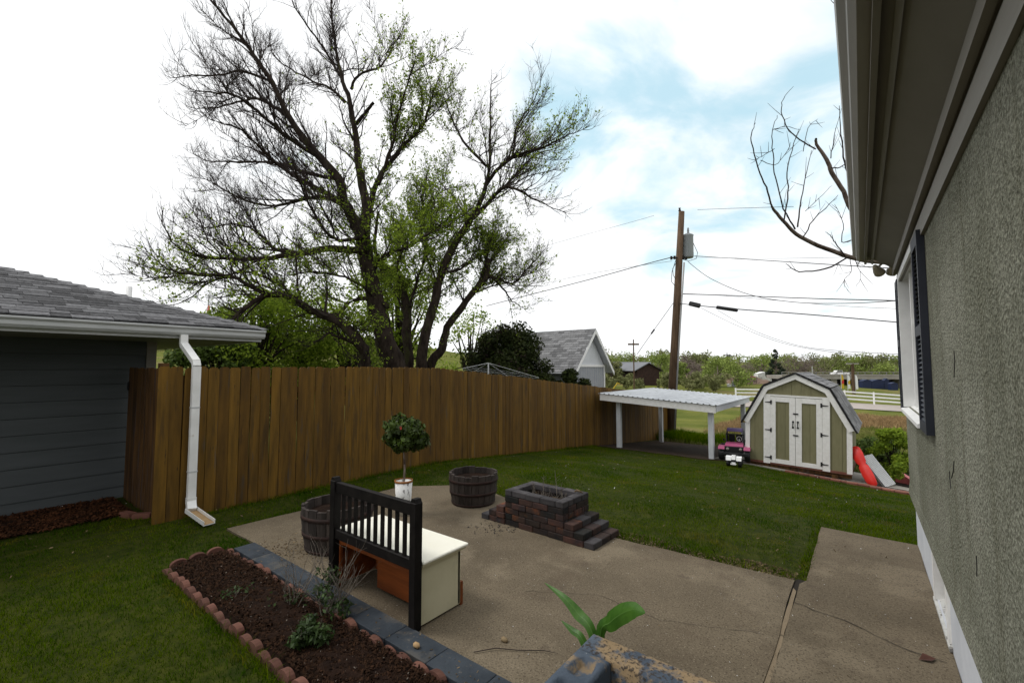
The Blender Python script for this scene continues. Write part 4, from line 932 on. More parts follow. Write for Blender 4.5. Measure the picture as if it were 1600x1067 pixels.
# stone on the curb
sp = GP(643, 998); mb = MB(); st = []
bms_ = bmesh.new(); bmesh.ops.create_icosphere(bms_, subdivisions=2, radius=.022)
for v in bms_.verts: v.co = Vector((v.co.x * 1.3, v.co.y * .8, v.co.z * .8)) * random.uniform(.85, 1.1)
me = bpy.data.meshes.new('pebble'); bms_.to_mesh(me); bms_.free(); me.materials.append(M['stone']); shade(me)
tag(link('pebble', me, None, (-2.28, 1.95, .066)), 'small tan stone lying on the blue grey curb', 'stone')
me2 = me.copy(); me2.materials.clear(); me2.materials.append(M['litter'])
tag(link('dry_leaf_lump', me2, None, (GP(788, 1007).x, GP(788, 1007).y, .034)), 'small brown lump on the patio right of the curb', 'stone')
lf = MB().add([(0, 0, .004), (.05, -.03, .012), (.11, 0, .006), (.06, .035, .02)], [(0, 1, 2), (0, 2, 3)])
q = GP(1436, 1037); o = lf.build('fallen_leaf', M['scallop']); o.location = (q.x, q.y, .024); o.rotation_euler = (0, 0, .7); tag(o, 'curled reddish brown leaf on the walkway beside the white foundation', 'leaf')
tw = MB(); pts = [GP(740, 1026), GP(775, 1021), GP(810, 1023), GP(850, 1025), GP(872, 1028)]; tw.tube([(p.x, p.y, .03 + .006 * (k % 2)) for k, p in enumerate(pts)], [.003, .003, .0028, .0025, .001], 5)
tag(tw.build('fallen_twig', M['twigdark']), 'long thin twig lying on the patio behind the block planter', 'twig')

# scatter of chips and litter: flat little wedges
def chips(name, poly_fn, n, size, m, x0, x1, y0, y1, dz=0.0, seed=0, flat=.3):
    r_ = np.random.default_rng(seed); P = np.stack([r_.uniform(x0, x1, n * 3), r_.uniform(y0, y1, n * 3)], -1); P = P[poly_fn(P[:, 0], P[:, 1])][:n]; n = len(P)
    Z = gz(P[:, 0], P[:, 1]) + dz; c = np.stack([P[:, 0], P[:, 1], Z], -1)
    a = r_.uniform(0, 6.28, n); s = size * r_.uniform(.4, 1.5, n); tl_ = r_.normal(0, flat, n); u = np.stack([np.cos(a), np.sin(a), tl_], -1) * s[:, None]; v = np.stack([-np.sin(a), np.cos(a), r_.normal(0, flat, n)], -1) * (s * r_.uniform(.25, .6, n))[:, None]
    up = np.array([0, 0, 1.0]) * (s * .3)[:, None]
    V = np.stack([c - u - v, c + u - v * .6, c + u * .7 + v, c - u * .8 + v * .8, c + up], 1).reshape(-1, 3); b = np.arange(n) * 5
    Fc = np.concatenate([np.stack([b + i, b + (i + 1) % 4, b + 4], -1) for i in range(4)]); o = npmesh(name, V, Fc, 3, m); o['kind'] = 'stuff'; return o
allt = lambda X, Y: np.ones_like(X, bool)
def label(o, l, c): o['label'] = l; o['category'] = c; return o
label(chips('bark_mulch', allt, 14000, .009, M['chip'], -4.93, -1.3, 1.38, 1.84, .055, 1, .6), 'dark bark mulch covering the flower bed', 'mulch')
label(chips('pale_mulch_flecks', allt, 260, .004, M['twigpale'], -4.93, -1.3, 1.38, 1.84, .066, 2, .6), 'pale flecks in the dark bark mulch', 'mulch')
label(chips('red_bark_mulch', allt, 16000, .015, M['chipred'], -8.25, -7.15, -3, 1.60, .035, 3, .5), 'reddish bark mulch along the garage wall', 'mulch')
inpat = lambda X, Y: ((X > -5.5) & (X < -.5) & (Y > 2.1) & (Y < 4.55)) | ((X > -.9) & (X < .33) & (Y > 1) & (Y < 6.1))
label(chips('patio_litter', inpat, 1500, .0048, M['litter'], -5.5, .33, 1, 6.1, .024, 4, .2), 'tiny leaf litter scattered on the concrete patio', 'leaf litter')
label(chips('patio_grit', inpat, 450, .0028, M['whitepl'], -5.5, .33, 1, 6.1, .024, 5, .2), 'tiny pale grit and petals on the concrete', 'grit')
def near(cx_, cy_, r0): return lambda X, Y: (np.hypot(X - cx_, Y - cy_) < r0 * (0.4 + .6 * ((X * 7.3 + Y * 3.1) % 1)))
label(chips('swept_debris', near(-4.5, 2.42, .55), 500, .009, M['litter'], -5.1, -3.9, 2.1, 3.0, .026, 6, .4), 'dead leaves gathered at the foot of the left barrel', 'leaf litter')
label(chips('edge_litter', lambda X, Y: (np.abs(Y - 4.62 - .05 * np.sin(X * 6)) < .13) & (X < -.5), 2600, .009, M['litter'], -2.3, -.45, 4.45, 4.85, .012, 8, .4), 'dead leaves and crumbs along the far patio edge', 'leaf litter')
label(chips('clover_flecks', lambda X, Y: ~((X > -5.7) & (X < .4) & (Y < 4.9)), 110, .007, M['whitepl'], -9, .4, 1, 12.5, .045, 19, .5), 'tiny white clover heads dotted in the lawn', 'clover')
label(chips('lawn_litter', lambda X, Y: ~((X > -5.7) & (X < .4) & (Y < 4.5)), 900, .011, M['litter'], -9, .4, 0, 11, .03, 9, .5), 'pale dead leaves scattered in the lawn', 'leaf litter')
label(chips('curb_litter', allt, 160, .007, M['litter'], -4.8, -1.2, 1.9, 2.06, .052, 10, .3), 'crumbs and dead leaves on the blue grey curb', 'leaf litter')
label(chips('planter_debris', near(-3.35, 3.98, .35), 160, .009, M['dark'], -3.7, -2.9, 3.6, 4.2, .026, 7, .4), 'dark crumbs on the concrete in front of the brick planter', 'leaf litter')

# loose bricks by the gate
for k, (px, py, rz_) in enumerate(((185, 808, .3), (205, 812, .9))):
    p = GP(px, py); o = link('loose_brick', bmb if k else bmb, None, (p.x, p.y, .03), (0, 0, rz_)); tag(o, ['red brick lying on the mulch nearer the garage wall', 'red brick lying on the mulch nearer the gate post'][k], 'brick')

# ---------------- plants in the flower bed
def dry_plant(c, n, hgt, spread, label_, nleaf, leafsize, low=.12, seed=0):
    t = thing('bed_plant', label_, 'plant', (c[0], c[1], .04)); rr = random.Random(seed); mb = MB()
    for k in range(n):
        a = rr.uniform(0, 6.28); e = rr.uniform(.2, 1) * spread; l = hgt * rr.uniform(.5, 1.1); p = Vector((rr.gauss(0, .04), rr.gauss(0, .03), 0)); pts = [p]
        d = Vector((math.cos(a) * e, math.sin(a) * e, 1)).normalized()
        for s in range(4): d = (d + Vector((rr.gauss(0, .15), rr.gauss(0, .15), .02))).normalized(); p = p + d * l / 4; pts.append(p)
        mb.tube(pts, [.003, .0026, .0022, .0018, .001], 4)
        for q in pts[1:]:
            for _ in range(2):
                dd = (d + Vector((rr.gauss(0, .7), rr.gauss(0, .7), rr.gauss(0, .3)))).normalized() * l * rr.uniform(.1, .25); mb.tube([q, q + dd * .5, q + dd + Vector((0, 0, .01))], [.0014, .0011, .0007], 3)
    mb.build('dry_stems', M['twigpale'], t)
    cs = [(rr.gauss(0, spread * hgt * .35), rr.gauss(0, .05), rr.uniform(.02, low)) for _ in range(12)]
    leaf_cloud('leaves', cs, [.06] * 12, nleaf, leafsize, M['bedleaf'], t, seed=seed, aspect=2.2)
dry_plant((-3.06, 1.84), 30, .46, .75, 'straggly dry stemmed plant with small green tufts in front of the bench', 420, .017, .26, 11)
dry_plant((-3.42, 1.74), 16, .34, .8, 'sprawling bare twiggy plant in the bed left of the bench', 60, .014, .1, 12)
dry_plant((-2.86, 1.55), 10, .14, .9, 'low leafy green clump in the middle of the flower bed', 900, .018, .11, 13)
dry_plant((-3.9, 1.50), 5, .08, .8, 'tiny green seedling tuft near the upper end of the flower bed', 80, .014, .05, 14)

# ================================================================== TOY VEHICLES, SLED
def wheel_parts(t, c, r_, w, tm, hub):
    mb = MB(); prof = [(r_ * .55, -w / 2), (r_ * .93, -w / 2), (r_, -w * .3), (r_, w * .3), (r_ * .93, w / 2), (r_ * .55, w / 2)]
    mb.lathe(prof, 18, close=False); mb.lathe([(r_ * .56, -w * .3), (r_ * .56, w * .3)], 14)
    mb.v = [(c[0] + z, c[1] + x, c[2] + y) for x, y, z in mb.v]; mb.build('wheel', tm, t, True)
jp = GP(1150, 726)
jeep = thing('toy_jeep', 'pink and black ride on toy jeep with purple roof parked between carport post and shed', 'toy car', (jp.x - .05, jp.y + .45, g(jp.x, jp.y + .4) + .03), 0.15)
jeep.location.x -= .08
for x in (-.30, .30):
    for y in (.12, .86): wheel_parts(jeep, (x, y, .16), .16, .13, M['blackpl'], M['pink'])
MB().prism([(0.05, .16), (.05, .38), (.20, .42), (.52, .42), (.54, .30), (.98, .30), (.98, .16)], 'x', -.21, .21).build('body', M['pink'], jeep)
MB().box(-.22, .22, .015, .048, .18, .37, bev=.008).build('grille', M['blackpl'], jeep)
for x in (-.15, .15): 
    mb = MB(); mb.lathe([(.035, 0), (.035, .02)], 12); mb.v = [(x + a, .013 - c, .31 + b) for a, b, c in mb.v]; mb.build('headlight', M['bridge'], jeep, True)
for s in (-1, 1):
    MB().prism([(-.05, .30), (-.02, .35), (.30, .36), (.34, .29), (.32, .29), (.28, .33), (-.02, .32)], 'x', *(sorted((s * .22, s * .37)))).build('fender', M['pink'], jeep)
MB().box(-.30, .30, -.06, -.01, .14, .22, bev=.01).build('bumper', M['blackpl'], jeep)
mb = MB(); mb.prism([(.46, .42), (.54, .62), (.56, .62), (.49, .42)], 'x', -.22, -.19).prism([(.46, .42), (.54, .62), (.56, .62), (.49, .42)], 'x', .19, .22); mb.box(-.22, .22, .535, .565, .60, .63); mb.build('windscreen_frame', M['blackpl'], jeep)
mb = MB().tube([(-.2, .95, .3), (-.2, .9, .68), (.2, .9, .68), (.2, .95, .3)], .02, 8).tube([(-.2, .55, .62), (-.2, .9, .68)], .015, 6).tube([(.2, .55, .62), (.2, .9, .68)], .015, 6); mb.build('roll_bar', M['blackpl'], jeep)
MB().box(-.17, -.01, .66, .85, .30, .40, bev=.01).box(-.17, -.01, .84, .89, .40, .56, bev=.01).box(.01, .17, .66, .85, .30, .40, bev=.01).box(.01, .17, .84, .89, .40, .56, bev=.01).build('seats', M['blackpl'], jeep)
mb = MB().prism([(.50, .70), (.62, .76), (.90, .75), (.98, .69), (.96, .68), (.52, .69)], 'x', -.19, .19); mb.build('roof', M['purple'], jeep)
MB().tube([(.11, .5, .45), (.1, .58, .50)], .01, 6).tube([(.1 + .06 * math.cos(a * .63), .59, .50 + .06 * math.sin(a * .63)) for a in range(11)], .009, 5).build('steering_wheel', M['whitepl'], jeep)
for s in (-1, 1): MB().box(s * .26 - .02, s * .26 + .02, .44, .47, .44, .51, bev=.005).build('mirror', M['blackpl'], jeep)
ap = GP(1147, 730)
atv = thing('toy_quad_bike', 'small white and black toy quad bike standing in front of the pink jeep', 'toy quad', (ap.x, ap.y - .02, g(ap.x, ap.y) + .01), .1)
atv.scale = (.82, .82, .82)
for x in (-.15, .15):
    for y in (.08, .40): wheel_parts(atv, (x, y, .09), .09, .09, M['blackpl'], M['whitepl'])
MB().prism([(-.02, .14), (0, .24), (.14, .28), (.30, .24), (.48, .27), (.48, .14)], 'x', -.07, .07).build('body', M['blackpl'], atv)
mb = MB()
for s in (-1, 1): mb.prism([(-.06, .19), (-.02, .28), (.12, .30), (.20, .22), (.12, .25), (0, .24)], 'x', *(sorted((s * .06, s * .20))))
mb.prism([(-.08, .22), (-.03, .33), (.10, .33), (.02, .26)], 'x', -.05, .05); mb.build('front_fairing', M['whitepl'], atv)
MB().box(-.05, .05, -.09, -.07, .10, .15).tube([(-.07, -.09, .11), (-.06, -.11, .09), (.06, -.11, .09), (.07, -.09, .11)], .010, 6).build('bumper', M['whitepl'], atv)
MB().tube([(-.14, .1, .37), (-.04, .08, .35), (.04, .08, .35), (.14, .1, .37)], .012, 6).tube([(0, .08, .35), (0, .12, .27)], .014, 6).build('handlebar', M['blackpl'], atv)
MB().box(-.05, .05, .2, .42, .281, .31, bev=.01).build('saddle', M['blackpl'], atv)
# red sled leaning at the shed side
def shp(a, b, z=0): p = SH + ux * a + uy * b; return Vector((p.x, p.y, g(p.x, p.y) + .03 + z))
A, B = shp(2.56, -.22, .0), shp(2.21, .12, .80)
sled = thing('red_sled', 'bright red plastic sled leaning on the right side of the shed', 'sled', tuple(A))
mb = MB(); ax = B - A; Ln = ax.length; ax.normalize(); sd_ = Vector((.92, -.25, .3)); sd_ = (sd_ - ax * sd_.dot(ax)).normalized(); nn = ax.cross(sd_).normalized()
prof = [(0, .05), (.04, .12), (.12, .15), (.3, .165), (.48, .15), (.54, .10), (.60, .15), (.8, .18), (.92, .17), (.97, .13), (1.0, .06)]
def profile_shell(off, dep):
    vs = []
    for f_, w in prof:
        w *= .66
        for q in (-1, -.85, -.45, 0, .45, .85, 1): vs.append(ax * Ln * f_ + sd_ * q * w + nn * (off + dep * (1 - abs(q) ** 2.5) * min(1, w / .12) + (.02 if f_ < .05 or f_ > .95 else 0)))
    return vs
n7 = 7; vs = profile_shell(0, -.04) + profile_shell(.006, -.04); q_ = len(prof) * n7
fs = [(i * n7 + k, i * n7 + k + 1, (i + 1) * n7 + k + 1, (i + 1) * n7 + k) for i in range(len(prof) - 1) for k in range(n7 - 1)]
fs += [tuple(q_ + a for a in f_)[::-1] for f_ in fs]
fs += [(i * n7, (i + 1) * n7, q_ + (i + 1) * n7, q_ + i * n7) for i in range(len(prof) - 1)] + [(i * n7 + 6, (i + 1) * n7 + 6, q_ + (i + 1) * n7 + 6, q_ + i * n7 + 6) for i in range(len(prof) - 1)]
mb.add(vs, fs); mb.build('shell', M['red'], sled, True)
cpn = shp(2.9, -.3, .005) - A
MB().tube([ax * .02, Vector((.1, -.05, .01)), Vector((.25, -.16, .01)), Vector((.45, -.22, .0))], .008, 5).build('tow_rope', M['blackpl'], sled)
# ribbed blue-grey panel leaning behind the sled
C0 = shp(2.74, .15); 
rp = thing('ribbed_panel', 'blue grey ribbed plastic panel leaning behind the red sled', 'panel', tuple(C0)); e0 = Vector(ux) * .0 + uy * 1.0 * .55 + ux * .18; e1 = -ux * .40 + Vector((0, 0, .62)) 
rp_n = e0.cross(e1).normalized(); mb = MB(); vs = []
for z in (0, 1):
    for u_, v_ in ((0, 0), (1, 0), (1, 1), (0, 1)): vs.append(e0 * u_ + e1 * v_ + rp_n * z * .015)
mb.add(vs, [(0, 1, 2, 3), (4, 5, 6, 7), (0, 1, 5, 4), (1, 2, 6, 5), (2, 3, 7, 6), (3, 0, 4, 7)]); mb.build('sheet', M['bluegrey'], rp)
for k in range(8):
    u_ = (k + .5) / 8
    for sgn in (1, -1):
        o = rp_n * (.016 if sgn > 0 else -.014); MB().tube([e0 * u_ + o, e0 * u_ + e1 + o], .016, 5).build('rib', M['white'], rp)
# melon-coloured float near the house corner
mp_ = GP(1402, 757); wf = thing('melon_slice_float', 'pink and yellow melon slice pool float by the corner of the house', 'float', (mp_.x - .05, mp_.y + .05, g(mp_.x, mp_.y) + .04), -.5)
MB().prism([(-.25, .0), (.35, .0), (.30, .15), (.12, .24), (-.08, .15)], 'y', 0, .14).build('slice', M['melon'], wf); MB().tube([(-.30, .07, .0), (-.1, .05, -.0), (.15, .05, -.0), (.40, .07, .02)], [.035, .05, .05, .04], 10).build('rind', M['yellow'], wf, True)
# flexible hose across the pad
pts = [shp(2.5, .0, .02), shp(3.0, .1, .02), shp(3.6, .05, .02), shp(3.9, .2, .15), shp(4.0, .3, .4)]
tag(MB().tube(pts, .012, 6).build('black_hose', M['blackpl']), 'black hose running from the shed across the pale slab', 'hose')
# timber edging right of the shed
p0, p1 = shp(3.3, .95), shp(4.5, .75)
tag(MB().tube([p0 + Vector((0, 0, .06)), p1 + Vector((0, 0, .06))], .07, 8).tube([p0 + Vector((.1, .1, .18)), p1 + Vector((0, .1, .18))], .06, 8).build('log_edging', M['pole']), 'dark timbers edging the soil behind the slab', 'timber edging')

# ================================================================== UTILITY POLE AND WIRES
ub = GP(1047, 684); UD = 19.9
fwv = Vector((0, 0, -1)); fwv.rotate(cam_o.rotation_euler)
ub = DP(1047, 690, 19.0); ub.z = g(ub.x, ub.y)
ut = DP(1065, 331, 19.2)
up = thing('utility_pole', 'tall leaning wooden utility pole with grey transformer behind the carport', 'utility pole', tuple(ub))
def U(px, py, d=19.1): return DP(px, py, d) - ub
MB().tube([Vector((0, 0, -.3)), U(1056, 510, 19.1), U(1065, 331, 19.2)], [.21, .165, .12], 14).build('shaft', M['pole'], up, True)
MB().tube([U(1053, 684, 18.82), U(1062, 520, 18.9), U(1069, 410, 18.95)], .035, 8).build('conduit', M['conduit'], up, True)
tc_ = U(1075, 385, 19.2); mb = MB(); mb.lathe([(.20, -.50), (.22, -.46), (.22, .42), (.235, .44), (.235, .48), (.10, .55)], 20, tuple(tc_)); mb.build('transformer', M['transformer'], up, True)
mb = MB(); mb.lathe([(.04, 0), (.055, .04), (.03, .08), (.055, .12), (.03, .16), (.045, .2), (.02, .27)], 12, (tc_.x + .02, tc_.y, tc_.z + .54)); mb.build('bushing', M['transformer'], up, True)
MB().lathe([(.03, 0), (.06, .05), (.03, .1), (.05, .16)], 10, tuple(U(1062, 331, 19.2))).build('insulator', M['dark'], up, True)
mb = MB(); a_ = U(1060, 403); 
for dx in (-11, -6, 8, 12): q = U(1060 + dx, 402 + abs(dx) * .1); mb.tube([q + Vector((0, 0, -.07)), q + Vector((0, 0, .07))], [.05, .05], 8)
mb.tube([U(1049, 403), U(1072, 402)], .03, 6); mb.build('wire_bracket', M['dark'], up)
mb = MB()
mb.tube([U(1081, 375), U(1090, 395), U(1088, 404), U(1076, 408), U(1062, 404)], .012, 5); mb.tube([U(1056, 406), U(1050, 425), U(1049, 440), U(1055, 447)], .012, 5); mb.tube([U(1059, 406), U(1051, 420), U(1052, 430), U(1056, 437)], .012, 5); mb.build('drop_wires', M['wire'], up)
tag(MB().tube([DP(1053, 472, 19.0), DP(1020, 518, 20.1), DP(995, 554, 20.9)], .012, 5).tube([DP(1022.5, 514.5, 20.05), DP(1017.5, 521.5, 20.15)], .04, 6).build('guy_wire', M['wiregrey']), 'slanting guy wire left of the wooden utility pole', 'wire')
def wire(pts, d0, d1, r, label_, m=M['wire'], extra=None):
    n = len(pts); P = [DP(px, py, d0 + (d1 - d0) * k / (n - 1)) for k, (px, py) in enumerate(pts)]
    fine = []
    for i in range(n - 1):
        for k in range(6):
            f = k / 6; p0 = P[max(i - 1, 0)]; p1 = P[i]; p2 = P[i + 1]; p3 = P[min(i + 2, n - 1)]
            fine.append(0.5 * ((2 * p1) + (p2 - p0) * f + (2 * p0 - 5 * p1 + 4 * p2 - p3) * f * f + (-p0 + 3 * p1 - 3 * p2 + p3) * f ** 3))
    fine.append(P[-1]); mb = MB().tube(fine, r, 5); o = mb.build('overhead_wire', m); tag(o, label_, 'wire'); return o
wire([(1050, 402), (1000, 415), (920, 437), (830, 460), (760, 478)], 19.1, 24, .018, 'black wire sloping from the pole down left behind the tree')
wire([(1050, 408), (980, 418), (900, 432), (820, 450)], 19.1, 26, .008, 'faint grey wire just under the black wire left of the pole', M['wiregrey'])
wire([(1022, 337), (980, 349), (910, 368), (840, 388)], 24, 30, .009, 'faint high wire left of the pole top against the clouds', M['wiregrey'])
wire([(1090, 328), (1140, 326), (1240, 323)], 19.2, 15, .008, 'thin wire leading right from the pole top towards the dead branches', M['wire'])
wire([(1085, 400), (1180, 406), (1290, 413), (1390, 419)], 19.1, 9, .012, 'black wire from the transformer to the house eave')
wire([(1085, 402), (1200, 404), (1320, 402)], 19.1, 14, .006, 'hair thin grey wire above the black house wire', M['wiregrey'])
wire([(1075, 409), (1110, 435), (1170, 460), (1240, 472), (1320, 474), (1402, 470)], 19.1, 12, .012, 'sagging black service wire curving to the right of the pole')
wire([(1066, 459), (1180, 463), (1290, 467), (1500, 472)], 19.0, 12, .016, 'nearly level black cable right of the pole, upper of two')
wire([(1066, 460), (1130, 462), (1220, 470), (1330, 479), (1500, 486)], 19.0, 12, .007, 'thin grey line below the nearly level black cable', M['wiregrey'])
o = wire([(1062, 474), (1085, 477), (1150, 483), (1270, 492), (1420, 505), (1520, 512)], 19.0, 12, .018, 'thick lower cable with two black splice cases right of the pole')
for (a, b, rr) in (((1077, 474), (1094, 478), .10), ((1119, 480), (1153, 485), .075)):
    A_, B_ = DP(*a, 18.7), DP(*b, 18.4); mb = MB().tube([A_, A_.lerp(B_, .04), A_.lerp(B_, .96), B_], [rr * .6, rr, rr, rr * .6], 10); mb.build('splice_case', M['blackpl'], o)
wire([(1095, 481), (1150, 508), (1220, 535), (1300, 550), (1420, 562)], 19, 12, .008, 'faint sagging wire, lowest of those right of the pole', M['wiregrey'])
wire([(1122, 485), (1175, 515), (1240, 538), (1310, 548), (1420, 554)], 19, 12, .008, 'faint sagging wire, second lowest right of the pole', M['wiregrey'])

# ================================================================== TREES
class Twigs:
    """collects tapered three-sided twigs as numpy rings"""
    def __init__(s): s.V = []; s.F = []; s.n = 0
    def add(s, pts, rad, k=3):
        P = np.array([tuple(p) for p in pts]); n = len(P); T_ = np.gradient(P, axis=0); T_ /= np.linalg.norm(T_, axis=1)[:, None] + 1e-9
        ref = np.array([.31, .77, .55]) if abs(T_[0] @ np.array([.31, .77, .55])) < .9 else np.array([1., 0, 0])
        U_ = np.cross(T_, ref); U_ /= np.linalg.norm(U_, axis=1)[:, None] + 1e-9; W2 = np.cross(T_, U_); a = np.arange(k) * 2 * np.pi / k; rad = np.asarray(rad, float)
        ring = P[:, None, :] + (U_[:, None, :] * np.cos(a)[None, :, None] + W2[:, None, :] * np.sin(a)[None, :, None]) * rad[:, None, None]
        s.V.append(ring.reshape(-1, 3)); i, j = np.meshgrid(np.arange(n - 1), np.arange(k), indexing='ij'); b = s.n
        s.F.append(np.stack([b + i * k + j, b + i * k + (j + 1) % k, b + (i + 1) * k + (j + 1) % k, b + (i + 1) * k + j], -1).reshape(-1, 4)); s.n += n * k
    def build(s, name, m, parent, origin=(0, 0, 0)):
        return npmesh(name, np.concatenate(s.V) - np.array(tuple(origin)), np.concatenate(s.F), 4, m, parent, True)
def smoothline(P, rad, per=4):
    out, rr = [], []; n = len(P)
    for i in range(n - 1):
        for k in range(per):
            f = k / per; p0 = P[max(i - 1, 0)]; p1 = P[i]; p2 = P[i + 1]; p3 = P[min(i + 2, n - 1)]
            out.append(0.5 * ((2 * p1) + (p2 - p0) * f + (2 * p0 - 5 * p1 + 4 * p2 - p3) * f * f + (-p0 + 3 * p1 - 3 * p2 + p3) * f ** 3)); rr.append(rad[i] + (rad[i + 1] - rad[i]) * f)
    out.append(P[-1]); rr.append(rad[-1]); return out, rr
TD = 13.6; px2m = TD / F
tbase = DP(640, 640, TD); tbase.z = g(tbase.x, tbase.y)
big = thing('bare_multi_stem_tree', 'huge spreading multi stemmed tree, mostly bare with fresh leaves, behind the fence', 'tree', tuple(tbase))
# (pixel points, pixel widths, depth offsets at start and end)
limbs = [
 ([(632, 660), (616, 575), (598, 520), (585, 465), (571, 398), (566, 370)], [44, 42, 36, 32, 29, 27], 0, -.3),
 ([(566, 370), (550, 337), (538, 314), (529, 281), (498, 245), (453, 186), (425, 129), (397, 87), (371, 51), (330, 2), (300, -40)], [25, 20, 18, 16, 14, 10, 8, 7, 5, 3.5, 1], -.3, -2.2),
 ([(566, 370), (572, 320), (560, 260), (556, 211), (546, 157), (534, 121), (526, 80), (519, 30), (516, -30)], [22, 18, 14, 12, 9, 7, 5, 4, 2], -.3, 1.0),
 ([(548, 140), (560, 118), (594, 104), (606, 88), (620, 62), (632, 40)], [6, 5, 4, 3, 2, 1], 0.7, 1.8),
 ([(556, 195), (570, 178), (584, 160)], [8, 7, 6], 0.5, .2),
 ([(540, 160), (515, 138), (490, 128), (460, 112), (430, 90), (420, 62)], [6, 5, 4, 3, 2, 1], .7, 1.6),
 ([(534, 121), (505, 75), (480, 40), (455, 0), (440, -40)], [5, 4, 3, 2, 1], .8, -1.0),
 ([(498, 245), (450, 215), (410, 180), (370, 150), (340, 146), (300, 140)], [9, 7, 5, 4, 3, 1], -.8, -2.6),
 ([(453, 186), (425, 165), (400, 155), (370, 160), (340, 168), (300, 170)], [7, 6, 5, 3.5, 2.5, 1], -1.2, 0.5),
 ([(425, 129), (380, 112), (340, 118), (300, 118), (275, 122)], [5, 4, 3, 2, 1], -1.4, -2.6),
 ([(529, 281), (480, 270), (430, 255), (370, 253), (320, 250), (300, 238)], [8, 7, 5, 4, 2, 1], -.5, 1.8),
 ([(540, 320), (490, 290), (440, 262), (400, 225), (370, 200), (335, 190)], [9, 7, 6, 4, 3, 1], -.3, -2.5),
 ([(575, 392), (515, 389), (462, 398), (411, 404), (361, 405), (316, 400), (275, 385), (255, 350)], [16, 12, 10, 8, 6, 4, 2.5, 1], -.2, -2.8),
 ([(480, 396), (431, 390), (411, 370), (390, 356), (361, 350), (320, 355), (290, 340)], [8, 7, 5, 4, 3, 2, 1], -1.0, -.2),
 ([(560, 345), (520, 312), (480, 310), (430, 322), (380, 312), (330, 285), (300, 275)], [10, 8, 7, 5, 4, 2, 1], -.3, 1.8),
 ([(608, 480), (585, 467), (552, 469), (529, 492), (515, 518), (490, 535)], [10, 8, 7, 6, 4, 2], -.3, -1.4),
 ([(572, 650), (569, 561), (563, 536), (529, 502), (487, 486), (453, 463), (417, 462), (389, 477), (361, 500)], [24, 20, 18, 15, 13, 11, 9, 7, 4], -.8, -2.6),
 ([(417, 462), (383, 443), (361, 432), (304, 429), (262, 420), (232, 395)], [8, 7, 6, 4, 2.5, 1], -1.8, -3.0),
 ([(470, 475), (430, 440), (380, 425), (330, 440), (290, 470), (250, 480)], [6, 5, 4, 3, 2, 1], -1.4, 0.2),
 ([(645, 650), (639, 573), (636, 520), (634, 470), (617, 431), (598, 415), (585, 385), (592, 330)], [22, 20, 19, 17, 13, 10, 8, 5], .7, 1.8),
 ([(668, 650), (659, 575), (665, 524), (680, 470), (690, 426), (712, 377), (734, 345), (749, 320), (759, 289), (764, 262), (766, 195), (767, 127)], [24, 22, 20, 18, 16, 15, 13, 10, 8, 6, 4, 1], .4, .4),
 ([(759, 289), (780, 262), (803, 245), (850, 229), (880, 215), (911, 203)], [8, 7, 6, 4, 2, 1], .4, -1.2),
 ([(734, 345), (776, 303), (795, 285), (810, 269), (837, 242), (870, 232)], [10, 8, 6, 5, 3, 1], .3, 1.6),
 ([(770, 306), (789, 293), (810, 297), (830, 308), (858, 322), (884, 332)], [6, 6, 5, 3.5, 2, 1], .3, -.8),
 ([(800, 247), (806, 205), (820, 178), (838, 150), (846, 122)], [5, 4, 3, 2, 1], .2, -.6),
 ([(764, 262), (735, 235), (715, 205), (700, 170), (690, 140)], [6, 5, 4, 2.5, 1], .3, 1.4),
 ([(674, 650), (672, 575), (690, 545), (699, 513), (718, 485), (737, 459), (755, 440), (761, 428), (764, 404)], [22, 20, 17, 16, 14, 13, 12, 13, 10], 1.0, 1.2),
 ([(761, 430), (780, 437), (800, 443), (820, 425), (842, 400)], [6, 5, 4, 2.5, 1], 1.2, .4),
 ([(764, 430), (785, 450), (800, 470), (818, 482)], [5, 4, 2.5, 1], 1.2, 2.2),
 ([(737, 458), (752, 432), (762, 400), (760, 380), (745, 360)], [6, 5, 4, 3, 2], 1.1, 1.6),
 ([(571, 385), (578, 325), (594, 275), (627, 232), (661, 195), (672, 160), (690, 110)], [14, 12, 10, 8, 6, 4, 1], .2, 1.6),
 ([(590, 290), (612, 230), (622, 180), (640, 120), (650, 90)], [8, 6, 4, 3, 1], .5, -.6),
 ([(640, 480), (655, 430), (668, 380), (660, 320), (668, 270)], [7, 6, 5, 4, 2], .8, 2.2),
 ([(617, 431), (632, 380), (650, 340), (690, 300), (720, 290)], [7, 6, 5, 3, 1], 1.2, 2.6),
 ([(566, 370), (530, 375), (500, 350), (470, 290), (460, 260)], [8, 6, 5, 3, 1], -.6, -2.6),
 ([(690, 426), (720, 420), (745, 400), (780, 380), (810, 372)], [6, 5, 4, 2.5, 1], .3, 2.4),
 ([(585, 465), (555, 440), (520, 430), (480, 425), (440, 432)], [6, 5, 4, 3, 1], -.4, -1.8),
 ([(580, 430), (600, 400), (640, 385), (690, 350), (710, 330)], [7, 6, 5, 3, 1], 0, -1.6),
 ([(563, 600), (560, 545), (540, 530), (510, 520)], [12, 9, 7, 3], -.3, -.9),
]
trunk = Twigs(); branches = Twigs(); twigs = Twigs(); leaves = []
trg = random.Random(21)
crown_c = DP(600, 330, TD)
def project(p):
    q = Vector(p) - CAM; m = cam_o.rotation_euler.to_matrix().transposed(); c = m @ q; return 800 + F * c.x / -c.z, 533.5 - F * c.y / -c.z
